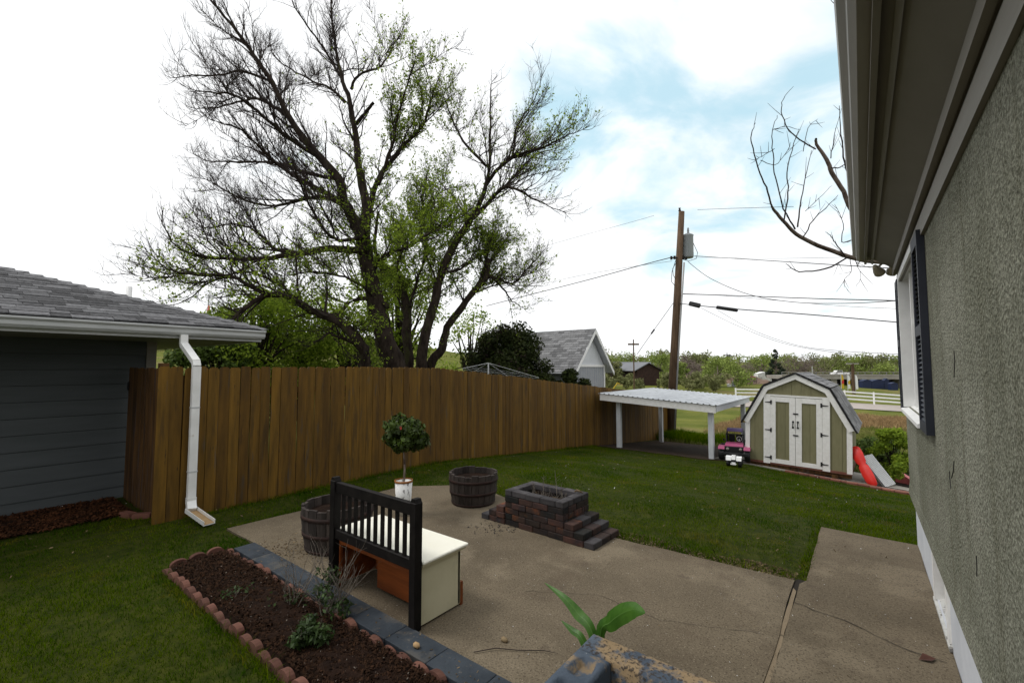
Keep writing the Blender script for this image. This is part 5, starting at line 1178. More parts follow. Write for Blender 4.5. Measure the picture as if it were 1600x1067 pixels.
def leafprob(p):
    px, py = project(p)
    v = .55 * math.exp(-(((px - 655) / 105) ** 2 + ((py - 380) / 170) ** 2)) + .50 * math.exp(-(((px - 700) / 120) ** 2 + ((py - 420) / 100) ** 2)) + .42 * math.exp(-(((px - 650) / 60) ** 2 + ((py - 150) / 110) ** 2)) + .32 * math.exp(-(((px - 280) / 70) ** 2 + ((py - 430) / 60) ** 2)) + .4 * math.exp(-(((px - 500) / 110) ** 2 + ((py - 440) / 70) ** 2)) + .25 * math.exp(-(((px - 880) / 60) ** 2 + ((py - 200) / 60) ** 2))
    return v
def grow(p, d, length, r0, level, up, out):
    n = 5 if level < 3 else 4; pts = [p]; dd = d.normalized(); step = length / n; bend = Vector((trg.gauss(0, .12), trg.gauss(0, .12), trg.gauss(0, .1)))
    for i in range(n):
        dd = (dd + bend + Vector((trg.gauss(0, .13), trg.gauss(0, .13), trg.gauss(0, .10) + up * .16)) + out * .05).normalized(); p = p + dd * step; pts.append(p)
    rs = [r0 * (1 - .75 * i / n) for i in range(n + 1)]
    (branches if level == 1 else twigs).add(pts, rs, 4 if level == 1 else 3)
    if level < 3:
        gap = (.155, .115)[level - 1]; cnt = int(length / gap)
        for c in range(cnt):
            f = trg.uniform(.15, 1.0); i = min(n - 1, int(f * n)); q = pts[i].lerp(pts[i + 1], f * n - i); t = (pts[i + 1] - pts[i]).normalized()
            ax_ = Vector((trg.gauss(0, 1), trg.gauss(0, 1), trg.gauss(0, 1))).normalized(); s_ = t.cross(ax_).normalized(); ang = trg.uniform(.45, .95)
            nd = t * math.cos(ang) + s_ * math.sin(ang); nd.z += .12
            ln = length * trg.uniform(.25, .55) * (1.1 - .5 * f) if level == 1 else trg.uniform(.16, .42) * (1.1 - .4 * f)
            grow(q, nd, max(.15, ln), max(.0040, r0 * .42), level + 1, up, out)
    if level >= 2:
        pr = leafprob(pts[-1])
        for q in pts[1:]:
            if trg.random() < pr * (.85 if level == 3 else .6): leaves.append(tuple(q))
for li, (pts, ws, d0, d1) in enumerate(limbs):
    n = len(pts); wob = trg.uniform(-.3, .3)
    P = [DP(px, py, TD + d0 + (d1 - d0) * (k / (n - 1)) + wob * math.sin(k)) if not (py > 640) else DP(px, py, TD + d0) for k, (px, py) in enumerate(pts)]
    rad = [max(.006, w / 2 * px2m * .80) for w in ws]
    fine, fr = smoothline(P, rad); fine = [q + Vector((trg.gauss(0, .012), trg.gauss(0, .012), trg.gauss(0, .012))) for q in fine]
    trunk.add(fine, [r_ * trg.uniform(.94, 1.08) for r_ in fr], 9 if ws[0] > 12 else 6)
    # secondary limbs fill the crown between the traced ones
    if ws[0] >= 6 and li not in (4,):
        for c in range(3 if ws[0] < 12 else 6):
            f = trg.uniform(.25, .9); i = min(len(fine) - 2, int(f * (len(fine) - 1))); q = fine[i]; px, py = project(q)
            if py > 520 or fr[i] < .02: continue
            t = (fine[i + 1] - fine[i]).normalized(); ax_ = Vector((trg.gauss(0, 1), trg.gauss(0, 1), trg.gauss(0, 1))).normalized(); s_ = t.cross(ax_).normalized(); ang = trg.uniform(.5, .95); dd = t * math.cos(ang) + s_ * math.sin(ang) + Vector((0, 0, .25)); ln = trg.uniform(1.3, 2.6) * (1 - .35 * f); n0 = 7; p = q; ps = [p]
            for k0 in range(n0): dd = (dd.normalized() + Vector((trg.gauss(0, .16), trg.gauss(0, .16), trg.gauss(.03, .12)))).normalized(); p = p + dd * ln / n0; ps.append(p)
            r0 = min(fr[i] * .5, .040); branches.add(ps, [r0 * (1 - .75 * k0 / n0) for k0 in range(n0 + 1)], 5)
            for k0 in range(1, n0):
                for _ in range(3):
                    q2 = ps[k0].lerp(ps[k0 + 1], trg.random()); t2 = (ps[k0 + 1] - ps[k0]).normalized(); ax_ = Vector((trg.gauss(0, 1), trg.gauss(0, 1), trg.gauss(0, 1))).normalized(); s2 = t2.cross(ax_).normalized(); an = trg.uniform(.5, 1.0)
                    grow(q2, t2 * math.cos(an) + s2 * math.sin(an) + Vector((0, 0, .12)), trg.uniform(.4, 1.0) * (1.1 - .5 * k0 / n0), .009, 1, 1.0, dd)
    # children along the limb
    tot = 0; start = 0
    for i in range(len(fine) - 1):
        seg = (fine[i + 1] - fine[i]).length; r_here = fr[i]
        if r_here > .15 or ws[0] == 8 and n == 3: continue
        px, py = project(fine[i])
        if py > 540: continue
        expect = seg / (.135 if r_here < .06 else .30); cnt = int(expect) + (trg.random() < expect % 1)
        for c in range(cnt):
            q = fine[i].lerp(fine[i + 1], trg.random()); t = (fine[i + 1] - fine[i]).normalized(); ax_ = Vector((trg.gauss(0, 1), trg.gauss(0, 1), trg.gauss(0, 1))).normalized(); s_ = t.cross(ax_).normalized(); ang = trg.uniform(.5, 1.05)
            nd = t * math.cos(ang) + s_ * math.sin(ang); out = (q - crown_c); out.z *= .3; out.normalize(); nd += out * .25; nd.z += .15
            ln = trg.uniform(.65, 1.9) * (.75 + .25 * min(1, r_here / .05)); ln *= (1.0 - .55 * (i / len(fine)) ** 2); grow(q, nd, ln, min(.022, max(.009, r_here * .45)), 1, 1.0, out)
    if ws[-1] < 4:
        t = (fine[-1] - fine[-3]).normalized()
        for c in range(3): grow(fine[-1], t + Vector((trg.gauss(0, .35), trg.gauss(0, .35), trg.gauss(0, .35))), .4, .009, 1, 1.0, t)
print('big tree twig verts', twigs.n, 'leaves', len(leaves))
trunk.build('trunk', M['bark'], big, tbase); branches.build('branches', M['twigdark'], big, tbase)
o = twigs.build('twigs', M['twigdark'], big, tbase); o['kind'] = 'stuff'
def leaf_faces(name, pts, per, size, spread, m, parent, origin, seed=0, aspect=1.7):
    r_ = np.random.default_rng(seed); P = np.repeat(np.array(pts), per, axis=0); n = len(P); P = P + r_.normal(0, spread, P.shape) - np.array(tuple(origin))
    nn = r_.normal(size=(n, 3)); nn[:, 2] += .4; nn /= np.linalg.norm(nn, axis=1)[:, None]; u = np.cross(nn, r_.normal(size=(n, 3))); u /= np.linalg.norm(u, axis=1)[:, None]; v = np.cross(nn, u); s = size * r_.uniform(.5, 1.3, n)[:, None]
    V = np.stack([P, P + u * s * .5 * aspect + v * s * .45, P + u * s * aspect + nn * s * .2, P + u * s * .5 * aspect - v * s * .45], 1).reshape(-1, 3)
    return npmesh(name, V, np.arange(4 * n).reshape(-1, 4), 4, m, parent)
leaves = [q for q in leaves if trg.random() < .55]
leaf_faces('leaves', leaves, 3, .048, .036, M['leafspring'], big, tbase, 4)['kind'] = 'stuff'
# suckers and leafy sprigs on the lower stems
sp = []
for (pts, ws, d0, d1) in limbs:
    for k, ((a, b), w) in enumerate(zip(pts, ws)):
        if w > 7 and 180 < b < 560:
            for _ in range(4): sp.append(tuple(DP(a + trg.gauss(0, 7), b + trg.gauss(0, 12), TD + d0 + (d1 - d0) * k / (len(pts) - 1) - .12)))
leaf_faces('trunk_sprouts', sp, 6, .045, .09, M['leafspring'], big, tbase, 9)['kind'] = 'stuff'

# ---------------- dead tree behind the house, branches reaching over the eave
db = Vector((1.7, 9.3, 0)); db.z = g(1.7, 9.3)
dead = thing('dead_tree', 'dead grey tree whose bare branches reach out from behind the house eave', 'tree', tuple(db))
DT = Twigs(); DW = Twigs(); trd = random.Random(5)
def dpath(pts, ws, d0, d1, T_, k=6, jit=.01):
    n = len(pts); P = [DP(px, py, d0 + (d1 - d0) * i / (n - 1)) for i, (px, py) in enumerate(pts)]; fine, fr = smoothline(P, [w * (.8 if k > 5 else .62) * 6.6 / F / 2 for w in ws]); fine = [q + Vector((trd.gauss(0, jit), trd.gauss(0, jit), trd.gauss(0, jit))) * .4 for q in fine]
    T_.add(fine, fr, k); return fine, fr
fork = DP(1440, 425, 6.9)
DT.add([db - Vector((0, 0, .2)), db + Vector((-.1, 0, 1.2)), db.lerp(fork, .6) + Vector((0, 0, .3)), fork], [.16, .13, .10, .05], 9)
main = [([(1440, 425), (1400, 412), (1340, 405), (1290, 388), (1250, 370), (1228, 350), (1210, 330), (1206, 322)], [14, 10, 9, 8, 7, 6, 5, 3], 6.9, 5.9),
 ([(1440, 425), (1390, 370), (1352, 345), (1329, 326), (1318, 300), (1300, 270), (1292, 250), (1276, 226), (1275, 217)], [12, 11, 10, 9, 8, 8, 7, 5, 4], 6.9, 6.3)]
for a in main: dpath(*a, DT, 7, .006)
thin = [([(1206, 322), (1200, 300), (1187, 270), (1176, 232), (1174, 210), (1180, 192)], [4, 3.5, 3, 2.5, 2, 1], 5.9, 5.6),
 ([(1242, 358), (1225, 325), (1212, 280), (1208, 240), (1207, 205), (1215, 180)], [4, 3, 2.6, 2.2, 1.6, 1], 6.0, 5.7),
 ([(1224, 348), (1232, 300), (1230, 270), (1240, 225), (1249, 203)], [3.5, 3, 2.5, 1.8, 1], 6.0, 6.2),
 ([(1246, 355), (1250, 320), (1258, 280), (1268, 235)], [4, 3, 2, 1], 6.1, 6.4),
 ([(1275, 233), (1250, 218), (1230, 200), (1221, 175), (1224, 155), (1240, 135)], [3.5, 3, 2.6, 2, 1.4, .8], 6.3, 5.9),
 ([(1256, 370), (1270, 345), (1290, 325), (1310, 305)], [3, 2.5, 2, 1], 6.2, 6.3),
 ([(1325, 402), (1290, 420), (1250, 424), (1228, 412)], [4, 4, 3, 1.2], 6.5, 6.1),
 ([(1328, 275), (1320, 255), (1314, 210), (1311, 165)], [5, 4, 2.6, 1.2], 6.4, 6.3),
 ([(1300, 262), (1312, 262), (1325, 250), (1335, 225)], [3, 2.6, 2, 1], 6.4, 6.5),
 ([(1298, 248), (1302, 225), (1305, 200)], [2.5, 2, 1], 6.4, 6.3),
 ([(1320, 400), (1305, 380), (1300, 370), (1290, 362)], [3, 2.5, 2, 1], 6.5, 6.3),
 ([(1330, 375), (1315, 378), (1318, 350), (1305, 320)], [3, 2.2, 1.6, .8], 6.5, 6.4),
 ([(1210, 232), (1190, 245), (1180, 250)], [1.6, 1.3, .8], 5.8, 5.6), ([(1207, 203), (1225, 198), (1235, 200)], [1.5, 1.2, .8], 5.8, 5.9),
 ([(1188, 250), (1210, 258), (1228, 240), (1236, 222)], [1.6, 1.4, 1.1, .7], 5.7, 5.9), ([(1255, 237), (1262, 200), (1278, 187)], [1.8, 1.4, .7], 6.2, 6.3),
 ([(1328, 405), (1330, 425), (1318, 440), (1325, 455)], [1.8, 1.3, 1, .7], 6.5, 6.4), ([(1335, 405), (1345, 430), (1338, 448)], [1.5, 1, .7], 6.6, 6.5),
 ([(1258, 330), (1280, 310), (1300, 290)], [1.6, 1.2, .7], 6.1, 6.4), ([(1340, 415), (1345, 400), (1338, 385)], [2, 1.5, .8], 6.6, 6.5)]
for a in thin:
    fine, fr = dpath(*a, DW, 5, .010)
    for _ in range(5):
        i = trd.randrange(1, len(fine) - 1); t = (fine[i + 1] - fine[i]).normalized(); d = (t + Vector((trd.gauss(0, .6), trd.gauss(0, .6), trd.gauss(0, .5)))).normalized(); l = trd.uniform(.06, .30); q = fine[i]
        DW.add([q, q + d * l * .5 + Vector((0, 0, .01)), q + d * l + Vector((0, 0, .03))], [.004, .003, .0018], 3)
tip = [([(1330, 22), (1312, 12), (1300, 3), (1290, -12)], [2, 1.6, 1.3, 1], 6.2, 6.0)]
for a in tip: dpath(*a, DW, 4, .004)
# stem that carries the high tip down to the fork, hidden by the eave
DW.add([fork, DP(1470, 250, 7), DP(1400, 90, 6.6), DP(1330, 22, 6.2)], [.05, .03, .012, .008], 6)
DT.build('trunk', M['barkpale'], dead, db); DW.build('branches', M['twigdark'], dead, db)

# ---------------- generic leafy tree / shrub
def foliage_tree(name, label_, cat, base, h, w, m, n, size, seed, trunk_frac=.3, clumps=26, squash=.9, barkm=None, group=None, inner=.25, ground=False, bare=False, conical=False):
    t = thing(name, label_, cat, tuple(base), 0, group); rr = random.Random(seed); cs, rs = [], []
    for k in range(clumps):
        f = rr.random(); a = rr.uniform(0, 6.28)
        if conical: rad = w / 2 * (1 - f) ** .9; z = h * (.06 + .92 * f); q = rad * .8; R0 = max(.06 * h, rad * .38)
        else:
            z = h * ((0.08 if ground else trunk_frac) + (1 - (0.08 if ground else trunk_frac)) * f * .92); q = w / 2 * math.sqrt(max(.05, 1 - (abs(f - .4) / .68) ** 2)) * rr.uniform(.35, .9); R0 = w * rr.uniform(.10, .19)
        cs.append((q * math.cos(a), q * math.sin(a), z)); rs.append(R0)
    tw_ = Twigs(); 
    if h > .5:
        tw_.add([(0, 0, -.1), (rr.gauss(0, .02) * h, 0, h * .3), (rr.gauss(0, .04) * h, rr.gauss(0, .04) * h, h * .75)], [h * .030, h * .022, h * .006], 6)
        for c in cs:
            z0 = h * rr.uniform(.08, .45); p0 = np.array((0, 0, z0)); p1 = np.array(c); mid = (p0 + p1) / 2 + np.array((0, 0, h * .03)); tw_.add([p0, mid, p1], [h * .012, h * .007, h * .002], 4)
            if bare:
                for _ in range(26):
                    e = p1 + np.array([rr.gauss(0, 1), rr.gauss(0, 1), rr.gauss(.4, 1)]) * w * .13; s0 = mid + (p1 - mid) * rr.random(); tw_.add([s0, (s0 + e) / 2 + np.array([0, 0, .02 * h]), e], [h * .003, h * .0022, h * .0012], 3)
        tw_.build('trunk', barkm or M['twigfar'], t)
    leaf_cloud('crown', cs, rs, n, size, m, t, squash=squash, seed=seed, inner=inner)
    return t
def onground(px, py_base, d): p = DP(px, py_base, d); p.z = g(p.x, p.y); return p
# lilac behind the fence
p = onground(793, 600, 16.2); lt = foliage_tree('lilac_bush', 'big dark lilac bush between the fence and the small white gabled outbuilding', 'bush', p, 4.0, 3.2, M['lilac'], 42000, .075, 31, .15, 80, .9, M['bark'], ground=True, inner=.15)
p = onground(880, 600, 15.2); foliage_tree('lilac_bush', 'lower dark bush in front of the outbuilding wall, right of the big lilac', 'bush', p, 2.45, 2.1, M['lilac'], 15000, .075, 32, .1, 30, .9, M['bark'], ground=True, inner=.15)
p = onground(703, 600, 15.5); foliage_tree('lilac_bush', 'small dark bush right of the big tree trunks above the fence top', 'bush', p, 2.15, 1.5, M['lilac'], 6000, .09, 33, .1, 26, .9, M['bark'], ground=True, inner=.15)
# leafy trees behind the left part of the fence
for (px, d, h, w, m, n, s, l, sd_) in ((400, 15.0, 4.7, 3.9, 'leafspring', 12500, .070, 'dense mid green bush rising above the fence right of the garage eave', 41),
    (345, 14.0, 2.9, 3.4, 'leafmid', 15000, .085, 'green bush directly behind the garage gutter end', 42), (470, 17.5, 5.2, 4.4, 'leafspring', 12000, .075, 'loose light green young tree behind the low arching limb', 43),
    (545, 17.0, 4.6, 3.4, 'leafspring', 6500, .075, 'sparse light green sapling left of the big tree trunks', 44), (620, 19.0, 7.0, 4.6, 'leafspring', 8500, .08, 'thin light green tree seen between the big trunks', 45), (735, 21, 5.6, 3.4, 'leafspring', 3000, .08, 'faint leafy sapling behind the rightmost big stem', 46)):
    foliage_tree('leafy_bush', l, 'tree', onground(px, 600, d), h, w, M[m], n, s, sd_, .25, 44, .9, M['bark'], ground=(m == 'leafmid'), inner=.1)
# bushes right of the shed
for (px, py, d, h, w, n, s, l, sd_) in ((1396, 735, 10.6, 1.35, .95, 5000, .045, 'tall light green shrub at the corner of the house', 51), (1372, 715, 12.6, .95, 1.3, 5500, .05, 'low dark green bush between shed and house', 52), (1350, 700, 13.6, .75, 1.0, 3500, .05, 'green bush just behind the right side of the shed', 53)):
    p = onground(px, py, d); foliage_tree('garden_shrub', l, 'shrub', p, h, w, M['leafmid'] if sd_ != 51 else M['leafspring'], n, s, sd_, .1, 26, .9, M['bark'], ground=True, inner=.1)

# ================================================================== OUTBUILDING BEHIND THE FENCE
ob = thing('white_gabled_outbuilding', 'small pale outbuilding with white gable and grey shingled roof behind the fence', 'outbuilding', (-9.0, 16.9, g(-9, 16.9)))
zb = g(-9, 16.9); pk = 3.43 - zb; ev = 1.90 - zb
MB().box(-5.5, 0, -1.35, 1.35, -.3, ev).build('wall', M['greywall'], ob)
for yv in np.arange(-1.3, 1.3, .2): MB().box(.001, .006, yv, yv + .012, 0, ev - .05).build('batten', M['guttergrey'], ob)
MB().prism([(-1.36, ev + .02), (1.36, ev + .02), (0, pk - .12)], 'x', -5.5, .0).build('gable_panel', M['gable'], ob)
MB().box(.0065, .04, -1.38, 1.38, ev - .04, ev + .06).build('gable_trim', M['white'], ob); MB().box(.0065, .04, 1.27, 1.36, 0, ev - .041).build('corner_trim', M['white'], ob); MB().box(.0065, .04, -1.36, -1.27, 0, ev - .041).build('corner_trim', M['white'], ob)
sl_ = (pk - (1.66 - zb)) / 1.72
for s in (-1, 1):
    MB().prism([(0, pk), (s * 1.72, pk - sl_ * 1.72), (s * 1.72, pk - sl_ * 1.72 - .16), (0, pk - .17)], 'x', .28, .32).build('rake_board', M['white'], ob)
    MB().prism([(0, pk + .02), (s * 1.76, pk + .02 - sl_ * 1.76), (s * 1.76, pk - sl_ * 1.76 - .02), (0, pk - .02)], 'x', -5.6, .279).build('roof', M['gable'], ob)
    mb = MB(); L_ = 1.76 * math.sqrt(1 + sl_ * sl_); k = 0; s0 = 0
    while s0 < L_ - .02:
        xx = -5.6 + (k % 2) * .14
        while xx < .30:
            w2 = random.choice((.24, .3, .36)); a0, a1 = xx, min(xx + w2 - .008, .31); t0 = 1.76 - s0 / math.sqrt(1 + sl_ * sl_); t1 = max(0, t0 - .155 / math.sqrt(1 + sl_ * sl_)); h0 = pk + .025 - sl_ * t0; h1 = pk + .025 - sl_ * t1
            mb.add([(a0, s * t0, h0 + .022), (a1, s * t0, h0 + .022), (a1, s * t1, h1 + .004), (a0, s * t1, h1 + .004), (a0, s * t0, h0), (a1, s * t0, h0)], [(0, 1, 2, 3), (0, 4, 5, 1)]); xx += w2
        s0 += .145; k += 1
    o = mb.build('shingle_courses', M['shingle_i'], ob); o['kind'] = 'stuff'
# rotary clothes line
cl = thing('rotary_clothes_line', 'rotary clothes line with thin pale arms showing above the fence', 'clothes line', tuple(onground(790, 600, 13.2)))
o0 = Vector(cl.location); 
def Q(px, py, d=13.2): return DP(px, py, d) - o0
mb = MB(); ctr = Q(763, 567, 13.2)
o0b = Vector((ctr.x, ctr.y, 0)); MB().tube([o0b + Vector((0, 0, -.2)), ctr], .022, 8).build('mast', M['guttergrey'], cl)
ends = [Q(722, 576, 12.0), Q(842, 590, 12.6), Q(797, 590, 14.0), Q(735, 584, 14.2)]
for e_ in ends: MB().tube([ctr, e_], .006, 6).build('arm', M['guttergrey'], cl)
mb = MB()
for f_ in (1.0, .82, .64):
    q = [ctr.lerp(e_, f_) + Vector((0, 0, -.02)) for e_ in ends]
    for a, b in zip(q, q[1:] + q[:1]): mb.tube([a, b], .0025, 4)
mb.build('lines', M['guttergrey'], cl)
# things glimpsed left of the tree
fp = onground(321, 600, 26); tag_ = thing('flagpole', 'slim pole with a furled red flag behind the branches above the garage eave', 'flagpole', tuple(fp))
q = DP(321, 458, 26) - fp; MB().tube([(0, 0, 0), (0, 0, q.z)], .04, 8).build('pole', M['guttergrey'], tag_)
f1 = DP(320, 480, 26) - fp; mb = MB(); mb.prism([(0, f1.z + .15), (.16, f1.z + .05), (.13, f1.z - .25), (.18, f1.z - .5), (.02, f1.z - .6)], 'y', -.03, .03); mb.prism([(0.0, f1.z + .1), (-.10, f1.z - .2), (-.05, f1.z - .5), (0, f1.z - .55)], 'y', -.05, .02); mb.build('flag', M['red'], tag_)
yb = onground(970, 600, 22); yt = DP(975, 598, 22) - yb; o = thing('yellow_bar', 'short slanting yellow bar showing above the far end of the fence', 'yellow bar', tuple(yb))
MB().tube([(-.3, 0, 0), DP(957, 609, 22) - yb, DP(965, 598, 22) - yb, DP(968, 600, 22) - yb], .035, 6).build('bar', M['yellow'], o)

# ================================================================== FAR BACKGROUND
def fp_(px, py): return GP(px, py)
# three-rail white fence across the field
rf_ = thing('white_rail_fence', 'white three rail fence along the far side of the road', 'fence', tuple(fp_(1100, 626)))
o0 = Vector(rf_.location); pts = []
A_, B_ = fp_(1150, 625), fp_(1560, 640); L_ = (B_ - A_).length; n = int(L_ / 2.4); prev = None
for k in range(n + 1):
    p = A_.lerp(B_, k / n); p.z = g(p.x, p.y); q = p - o0; MB().box(q.x - .07, q.x + .07, q.y - .07, q.y + .07, q.z, q.z + 1.25).build('post', M['white'], rf_)
    if prev is not None:
        for z in (.35, .70, 1.05):
            mb = MB(); a, b = prev, q; mb.add([(a.x, a.y, a.z + z), (b.x, b.y, b.z + z), (b.x, b.y, b.z + z + .14), (a.x, a.y, a.z + z + .14), (a.x, a.y + .05, a.z + z), (b.x, b.y + .05, b.z + z), (b.x, b.y + .05, b.z + z + .14), (a.x, a.y + .05, a.z + z + .14)], [(0, 1, 2, 3), (4, 5, 6, 7), (0, 1, 5, 4), (3, 2, 6, 7)]); mb.build('rail', M['white'], rf_)
    prev = q
# barn
def at(px, py, d): p = DP(px, py, d); p.z = g(p.x, p.y); return p
bb = at(1013, 595, 80); barn = thing('brown_barn', 'dark brown gabled barn among the trees beyond the field', 'barn', tuple(bb), R(YAW) + .15)
barn.scale = (.8, .8, .8)
MB().box(-2.6, 2.6, 0, 12, -.5, 3.6).build('wall', M['barn'], barn); MB().prism([(-2.6, 3.61), (2.6, 3.61), (0, 5.0)], 'y', 0, 12).build('gable', M['barn'], barn)
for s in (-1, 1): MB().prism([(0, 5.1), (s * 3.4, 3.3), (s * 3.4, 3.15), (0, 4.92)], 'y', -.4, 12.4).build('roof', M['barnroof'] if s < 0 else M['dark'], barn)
lw = at(968, 595, 92); b2 = thing('low_grey_shed', 'long low grey roofed building left of the brown barn', 'building', tuple(lw), R(YAW)); MB().box(-6, 7, 0, 5, -.5, 2.5).build('wall', M['barn'], b2); MB().prism([(-.3, 2.4), (3, 4.0), (5.3, 2.51), (3, 3.8)], 'x', -6.3, 7.3).build('roof', M['barnroof'], b2)
# earth bank
def ridge(name, px0, px1, d, h, w, m, seed):
    A, B = at(px0, 600, d), at(px1, 600, d); n = 40; vs = []; rr = random.Random(seed); dirn = (B - A).normalized(); nr = Vector((-dirn.y, dirn.x, 0))
    for k in range(n + 1):
        p = A.lerp(B, k / n); hh = h * min(1, 5 * min(k, n - k) / n) * rr.uniform(.75, 1.15)
        for q, z in ((-w, -.3), (-w * .5, hh * .6), (0, hh), (w * .5, hh * .9), (w, -.3)): vs.append((p.x + nr.x * q, p.y + nr.y * q, g(p.x, p.y) + z))
    mb = MB(); mb.add(vs, [(k * 5 + s, k * 5 + s + 1, (k + 1) * 5 + s + 1, (k + 1) * 5 + s) for k in range(n) for s in range(4)]); o = mb.build(name, m, None, True); o['kind'] = 'structure'
ridge('earth_bank', 1040, 1215, 96, 1.6, 3, M['bank'], 1)
# bridge on the right
bA, bB = at(1222, 600, 88), at(1500, 603, 84); br_ = thing('road_bridge', 'low concrete road bridge with railing beyond the white fence', 'bridge', tuple(bA)); v = bB - bA; ang = math.atan2(v.y, v.x); br_.rotation_euler = (0, 0, ang); Lb = v.length
MB().box(0, Lb, 0, 7, 1.2, 1.9).build('deck', M['bridge'], br_); MB().box(0, Lb, -.1, -.01, 1.9, 2.15).box(0, Lb, -.05, 0, 2.5, 2.6).build('parapet', M['bridge'], br_)
for k in range(26): MB().box(k * Lb / 25 - .06, k * Lb / 25 + .06, -.08, -.02, 2.151, 2.499).build('railing_post', M['barnroof'], br_)
for k in range(5): MB().box(3 + k * Lb / 5, 4 + k * Lb / 5, .5, 6.5, -1.5, 1.199).build('pier', M['bridge'], br_)
MB().box(1, Lb - 1, 3, 6.9, -1.5, 1.198).build('painted_shade_block', M['dark'], br_)  # solid dark block, paints the shade beneath the deck
# white pickup on the bridge
tk = thing('white_truck', 'tiny white truck crossing the far bridge', 'truck', tuple(bA + v * .33 + Vector((0, 0, 1.9))), ang); tk.scale = (.6, .6, .6); tk.location += Vector((-math.sin(ang) * 2, math.cos(ang) * 2, 0))
MB().prism([(0, .4), (0, 1.1), (1.0, 1.2), (1.5, 1.9), (3.0, 1.9), (3.2, 1.2), (5.2, 1.2), (5.2, .4)], 'y', 0, 1.8).build('body', M['white'], tk); MB().prism([(1.2, 1.25), (1.6, 1.8), (2.9, 1.8), (3.05, 1.25)], 'y', -.01, -.001).build('window', M['glass'], tk)
for x in (.9, 4.2):
    mb = MB(); mb.lathe([(.4, -.1), (.4, .1)], 14); mb.v = [(x + a, c - .0, .4 + b) for a, b, c in mb.v]; mb.build('wheel', M['dark'], tk)
# banner flags and poles, light and utility poles far off
for k, (px, m1, l) in enumerate(((1315, 'yellow', 'yellow feather banner, leftmost of three beyond the white fence'), (1325, 'white', 'white and yellow feather banner, middle of three beyond the white fence'), (1337, 'whitepl', 'white feather banner beside the short brown pole'))):
    p = at(px, 612, 62); t = thing('feather_banner', l, 'banner', tuple(p), R(YAW)); MB().tube([(0, 0, 0), (0, 0, 2.6)], .04, 6).build('pole', M['guttergrey'], t)
    MB().prism([(.05, .6), (.05, 2.5), (.25, 2.4), (.36, 1.9), (.36, .6)], 'y', -.02, .02).build('flag', M[m1], t)
    if k < 2: MB().prism([(.06, 1.2), (.06, 1.6), (.35, 1.8), (.35, 1.2)], 'y', -.03, -.021).build('stripe', M['red' if k == 0 else 'yellow'], t)
for (px, top, base_y, d, r_, m, arm, l) in ((1334, 568, 612, 60, .22, 'pole', 0, 'short brown pole beyond the white rail fence'), (991, 530, 612, 55, .09, 'pole', 1, 'thin utility pole with small crossarm left of the carport roof'), (944, 543, 600, 45, .06, 'pole', 0, 'thin dark pole beside the white gable'),
     (1137, 551, 590, 120, .13, 'dark', 1, 'far twin utility pole above the treetops'), (1141, 553, 590, 120, .11, 'dark', 1, 'far utility pole just right of the twin above the treetops'), (1400, 592, 600, 100, .1, 'guttergrey', 0, 'far pale lamp post near the house edge'), (1270, 572, 600, 100, .09, 'guttergrey', 0, 'far thin pole behind the shed roof')):
    p = at(px, base_y, d); z = DP(px, top, d).z - p.z; t = thing('distant_pole', l, 'pole', tuple(p), R(YAW)); MB().tube([(0, 0, 0), (0, 0, z)], [r_, r_ * .8], 7).build('shaft', M[m], t)
    if arm: MB().box(-.75 * r_ / .1, .75 * r_ / .1, -.08, .08, z - .7, z - .5).build('crossarm', M[m], t)
    if px == 1334: MB().box(-.8, .8, -.1, .1, z - .1, z + .06).build('lamp_arm', M['bridge'], t)
for (px, d, w, h, m, l) in ((1355, 80, 1.6, 1.6, 'blue', 'blue bin stack under the far bridge, left'), (1372, 80, 2.2, 1.7, 'blue', 'blue box shaped trailer under the far bridge'), (1386, 80, .9, 2.0, 'blue', 'narrow blue signboard panel near the far bridge end'), (1398, 78, 1.2, 1.4, 'blue', 'blue object at the right end of the far bridge'), (1140, 80, .6, .5, 'whitepl', 'small white cap on the far lawn'), (1147, 80, .55, 1.0, 'transformer', 'small green grey utility cabinet on the far lawn'), (1176, 105, 2.4, 1.4, 'red', 'small red roofed object at the foot of the far trees'), (1196, 110, 3.4, 2.4, 'white', 'tiny white house front among the far trees')):
    p = at(px, 605, d); nm_, ct_ = next((v for k_, v in (('bin', ('storage_bin', 'bin')), ('trailer', ('blue_trailer', 'trailer')), ('panel', ('blue_signboard', 'signboard')), ('object at', ('blue_crate', 'crate')), ('cap', ('white_well_cap', 'cap')), ('cabinet', ('utility_cabinet', 'cabinet')), ('red roofed', ('red_roofed_hut', 'hut')), ('house front', ('distant_house', 'house'))) if k_ in l)); t = thing(nm_, l, ct_, tuple(p), R(YAW)); MB().box(-w / 2, w / 2, 0, w * .6, 0, h * .8).build('body', M[m], t); MB().prism([(-w / 2 - .05, h * .8), (w / 2 + .05, h * .8), (0, h)], 'y', -.05, w * .65).build('lid', M[m], t)
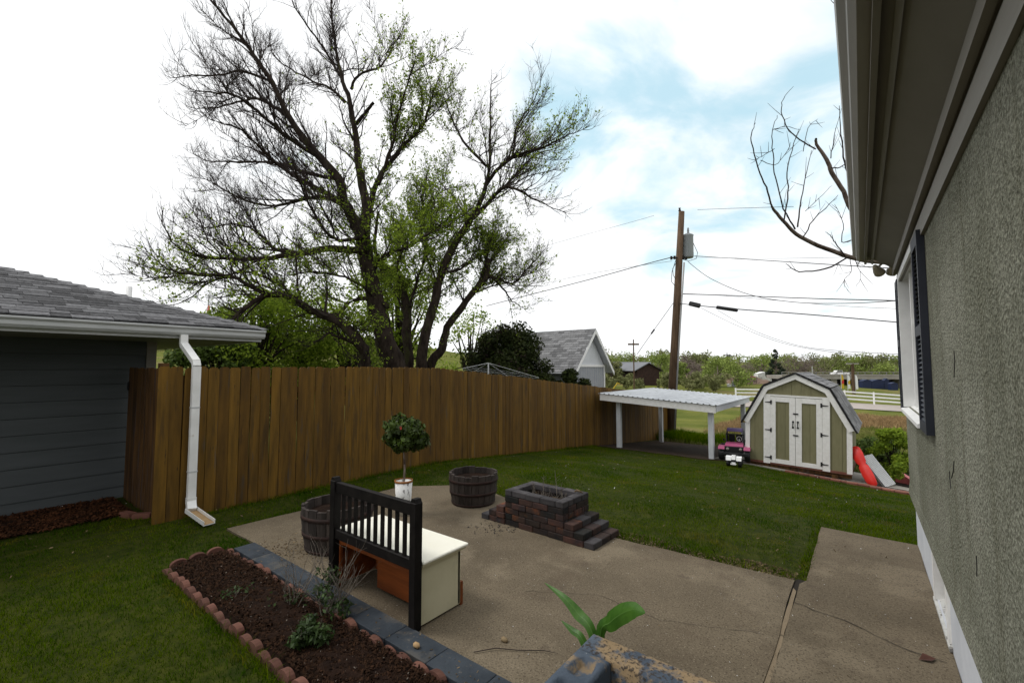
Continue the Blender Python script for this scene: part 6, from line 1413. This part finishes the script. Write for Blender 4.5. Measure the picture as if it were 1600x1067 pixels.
# individually visible far trees
far = [(1062, 88, 4.2, 5.0, 'leaffar', 'rounded yellow green tree right of the brown barn'), (956, 84, 4.2, 5, 'leaffar2', 'olive bushy tree left of the barn'), (1122, 78, 5.0, 9.5, 'leaffar', 'broad bright green tree above the carport roof'), (1088, 96, 4.0, 5, 'twigfar', 'bare greyish thicket right of the utility pole'),
  (1165, 92, 4.8, 6, 'twigfar', 'bare purplish grey tree left of the shed peak'), (1213, 105, 7.6, 5.0, 'conifer', 'dark conifer pair behind the shed peak'), (1190, 118, 7.2, 10, 'leaffar', 'green treetop left of the dark conifers'), (1245, 105, 6.2, 9, 'twigfar', 'bare brownish tree above the shed roof'), (1290, 112, 6.8, 12, 'leaffar2', 'olive green tree above the bridge, left'),
  (1330, 110, 7.0, 11, 'leaffar', 'green tree above the bridge, middle'), (1370, 108, 6.8, 11, 'leaffar2', 'olive tree above the bridge near the house'), (1402, 100, 6.8, 9, 'leaffar', 'green tree at the house edge in the distance'), (1030, 112, 6.0, 9, 'leaffar', 'green tree behind the utility pole foot'), (1095, 125, 7.0, 10, 'leaffar2', 'distant olive treetop right of the utility pole'), (975, 118, 6.4, 11, 'leaffar', 'distant light green treetop above the low grey building')]
for k, (px, d, h, w, m, l) in enumerate(far):
    foliage_tree('distant_tree', l, 'tree', at(px, 600, d), h, w, M[m], 2600 if m != 'twigfar' else 700, .26 if m != 'twigfar' else .16, 60 + k, .12, 26, .8, M['twigfar'], inner=.1, ground=True, bare=(m in ('twigfar',)), conical=(m == 'conifer'))
# the wood behind them reads as one mass
cs, rs = [], []; rr = random.Random(77)
def wood(name, px0, px1, d0, d1, n, h0, h1, m, nl, size, seed):
    cs, rs = [], []; rr = random.Random(seed)
    for k in range(n):
        p = at(rr.uniform(px0, px1), 600, rr.uniform(d0, d1)); h = rr.uniform(h0, h1); w = h * .45
        for q in range(5): cs.append((p.x + rr.gauss(0, w * .5), p.y + rr.gauss(0, w * .5), p.z + h * rr.uniform(.15, .9))); rs.append(w * rr.uniform(.4, .7))
    o = leaf_cloud(name, cs, rs, nl, size, m, None, squash=.9, seed=seed, inner=.1); o['kind'] = 'stuff'; return o
label(wood('far_wood', 900, 1560, 125, 170, 90, 5.5, 8.0, M['leaffar'], 26000, .42, 81), 'far green wood along the horizon', 'wood'); label(wood('far_wood_olive', 900, 1560, 118, 165, 60, 5.0, 7.8, M['leaffar2'], 18000, .42, 82), 'olive and still bare trees mixed into the far wood', 'wood')
label(wood('far_wood_grey', 900, 1560, 112, 150, 36, 4.5, 7.0, M['twigfar'], 9000, .3, 84), 'leafless greyish trees in the far wood', 'wood')
label(wood('scrub_thicket', 930, 1130, 60, 74, 22, 1.5, 2.6, M['leaffar2'], 9000, .2, 83), 'low scrub at the edge of the far field', 'scrub')
label(wood('hillside_wood', 150, 700, 110, 150, 30, 2.5, 5, M['leaffar2'], 9000, .4, 85), 'scattered scrub on the green hillside behind the tree', 'scrub')

# ================================================================== GRASS
def grass(name, x0, x1, y0, y1, n, h, w, m, ok, seed, dz=0.0, bend=.4, tri=True):
    r_ = np.random.default_rng(seed); X = r_.uniform(x0, x1, n); Y = r_.uniform(y0, y1, n); k = ok(X, Y, r_.random(n)); X, Y = X[k], Y[k]; n = len(X)
    patch = .75 + .5 * np.sin(X * 2.1 + np.sin(Y * 1.7) * 2) * np.sin(Y * 2.6 + X * .7) * .6; Z = gz(X, Y) + dz; H_ = h * r_.uniform(.5, 1.25, n) * np.clip(patch, .45, 1.3); a = r_.uniform(0, 6.28, n); b = r_.uniform(0, 6.28, n)
    c = np.stack([X, Y, Z], -1); u = np.stack([np.cos(a), np.sin(a), 0 * a], -1) * (w * r_.uniform(.6, 1.3, n))[:, None]; l = np.stack([np.cos(b), np.sin(b), 0 * b], -1) * (H_ * bend * r_.uniform(.2, 1.6, n))[:, None]
    up = np.array([0, 0, 1.0])[None] * H_[:, None]; mid = c + up * .6 + l * .35; tip_ = c + up * .95 + l
    V = np.stack([c - u / 2, c + u / 2, mid + u * .35, mid - u * .35, tip_], 1).reshape(-1, 3); b_ = np.arange(n) * 5
    Fc = np.concatenate([np.stack([b_, b_ + 1, b_ + 2], -1), np.stack([b_, b_ + 2, b_ + 3], -1), np.stack([b_ + 3, b_ + 2, b_ + 4], -1)])
    o = npmesh(name, V, Fc, 3, m); o['kind'] = 'stuff'; return o
pz = np.array(PATIO)
def inpoly(X, Y, P):
    c = np.zeros(X.shape, bool); n = len(P)
    for i in range(n):
        (x1_, y1_), (x2_, y2_) = P[i], P[(i + 1) % n]
        if y1_ == y2_: continue
        k = ((y1_ > Y) != (y2_ > Y)) & (X < (x2_ - x1_) * (Y - y1_) / (y2_ - y1_) + x1_); c ^= k
    return c
r2 = np.random.default_rng(99); 
def okl(X, Y, q):
    e = np.sin(X * 9.1) * .012 + np.sin(X * 23 + Y * 17) * .01; e2 = np.sin(Y * 11) * .015
    k = ~inpoly(X + e2, Y + e, PATIO) & ~((X > -.52 + e2) & (X < .42) & (Y < 4.56)) & ~((X > -.44 + e2) & (X < .42) & (Y < 6.20)) & ~((X > -4.97) & (X < -1.0) & (Y > 1.33) & (Y < 2.09)) & ~((X < -7.15 + e * 6) & (Y < 1.68)) & ~((X > .3) & (Y < 6.35)) & ~((X > -1.2) & (X < -.9) & (Y < 2.2) & (Y > 1.3))
    # far edge of the lawn
    lx_ = (X - SH.x) * ux.x + (Y - SH.y) * ux.y; ly_ = (X - SH.x) * uy.x + (Y - SH.y) * uy.y
    yard = np.where(lx_ > -.8, ly_ < -.17 - np.clip(lx_ - .7, 0, 1.6) * .2 - .12 * (lx_ > .9), Y < 12.58 + (X + 6.2) * -.05)
    k &= yard & (X < 2.2) & ~((X > -6.60) & (X < -6.50)) & (Y < 13.2)
    worn = ((Y < 4.85 + .12 * np.sin(X * 6)) & (Y > 4.4) & (X > -2.4) & (X < -.3)) | ((X > -.62 + .05 * np.sin(Y * 9)) & (Y > 4.5) & (Y < 6.3)) | ((X < -5.6) & (X > -5.78) & (Y > 2) & (Y < 4.8)); k &= ~(worn & (r2.random(X.shape) < .6))
    d = np.hypot(X, Y); dens = np.clip(1.2 - d / 16, .42, 1); thin_ = np.where(np.sin(X * 3.3 + 1.3 * np.sin(Y * 4.1)) * np.sin(Y * 3.7 + X) > .55, .45, 1.0)
    Xc = .7896 * X + .6136 * Y; Zc = -.6136 * X + .7896 * Y
    return k & (q < dens * thin_) & (Zc > 1.2) & (np.abs(Xc) < Zc * 1.25 + .4)
label(grass('lawn_grass', -10, 1.6, -4, 13.3, 1150000, .038, .0045, M['blade'], okl, 1, -.004, .7), 'short dark green lawn grass around the patio', 'grass')
def edge_ok(X, Y, q):
    n1 = ((np.abs(X + 6.50) < .07) & (Y > 1.9) & (Y < 12.6)) | ((np.abs(Y - 4.62) < .10) & (X > -4.2) & (X < -.5)) | ((np.abs(X + 5.70) < .07) & (Y > 2.1) & (Y < 4.6)) | ((np.abs(X - .41) < .05) & (Y < 0)) | ((np.abs(Y - 1.29) < .05) & (X < -1.6) & (X > -5)) | ((np.abs(Y - 6.3) < .06) & (X > -.45) & (X < .4)) | ((np.abs(X + .46) < .04) & (Y > 4.6) & (Y < 6.2))
    lx_ = (X - SH.x) * ux.x + (Y - SH.y) * ux.y
    return n1 & (q < .6) & ~inpoly(X, Y, PATIO)
label(grass('edge_tufts', -7, .5, -2, 12.8, 560000, .075, .005, M['blade'], edge_ok, 2, 0, .9), 'longer grass tufts along the fence foot and slab edges', 'grass')
def okf(X, Y, q):
    d = np.hypot(X, Y); Xc = .7896 * X + .6136 * Y; Zc = -.6136 * X + .7896 * Y
    lx_ = (X - SH.x) * ux.x + (Y - SH.y) * ux.y; ly_ = (X - SH.x) * uy.x + (Y - SH.y) * uy.y
    k = ((Y > 17.3) | (X > -2.7)) & ~((lx_ > -.9) & (lx_ < 4.8) & (ly_ < 3)) & ~((lx_ > 2.8) & (ly_ < 4.6)) & (ly_ > -.1)
    px = 800 + F * Xc / np.maximum(Zc, .1); return k & (X > -6.3) & (px > 900) & (px < 1500) & (q < np.clip(1.3 - Zc / 60, .3, 1))
label(grass('field_grass', -7, 40, 12.5, 44, 420000, .17, .020, M['tallgrass'], lambda X, Y, q: okf(X, Y, q) & ((-.6136 * X + .7896 * Y) < 26.5 + 2 * np.sin(X * .8)), 3, 0, .5), 'rough green grass of the field behind carport and shed', 'grass')
label(grass('dry_field_grass', -7, 50, 16, 50, 520000, .36, .035, M['drygrass'], lambda X, Y, q: okf(X, Y, q) & ((-.6136 * X + .7896 * Y) > 24.0 + 2.5 * np.sin(X * .5 + 1) + 3 * q) & ((-.6136 * X + .7896 * Y) < 33.0), 4, 0, .5), 'band of tall dry tan grass in front of the road', 'grass')
label(grass('pole_weeds', -7.5, -3, 17.2, 21, 30000, .42, .02, M['blade'], lambda X, Y, q: (np.hypot(X + 5.6, Y - 19.2) < .7 + q * 1.2), 5, 0, .5), 'dark green weeds around the foot of the utility pole', 'grass')

# ================================================================== GROUPS OF LIKE THINGS
GR = {'overhead_wire': 'overhead wires strung from the utility pole', 'distant_tree': 'trees on the far side of the field', 'distant_pole': 'far poles beyond the yard', 'feather_banner': 'feather banners beyond the white fence',
      'loose_brick': 'loose bricks beside the gate', 'lilac_bush': 'dark bushes behind the fence', 'leafy_bush': 'leafy trees behind the fence', 'garden_shrub': 'shrubs between shed and house', 'bed_plant': 'plants in the flower bed'}
for o in scene.objects:
    k = o.name.split('.')[0]
    if o.parent is None and k in GR: o['group'] = GR[k]
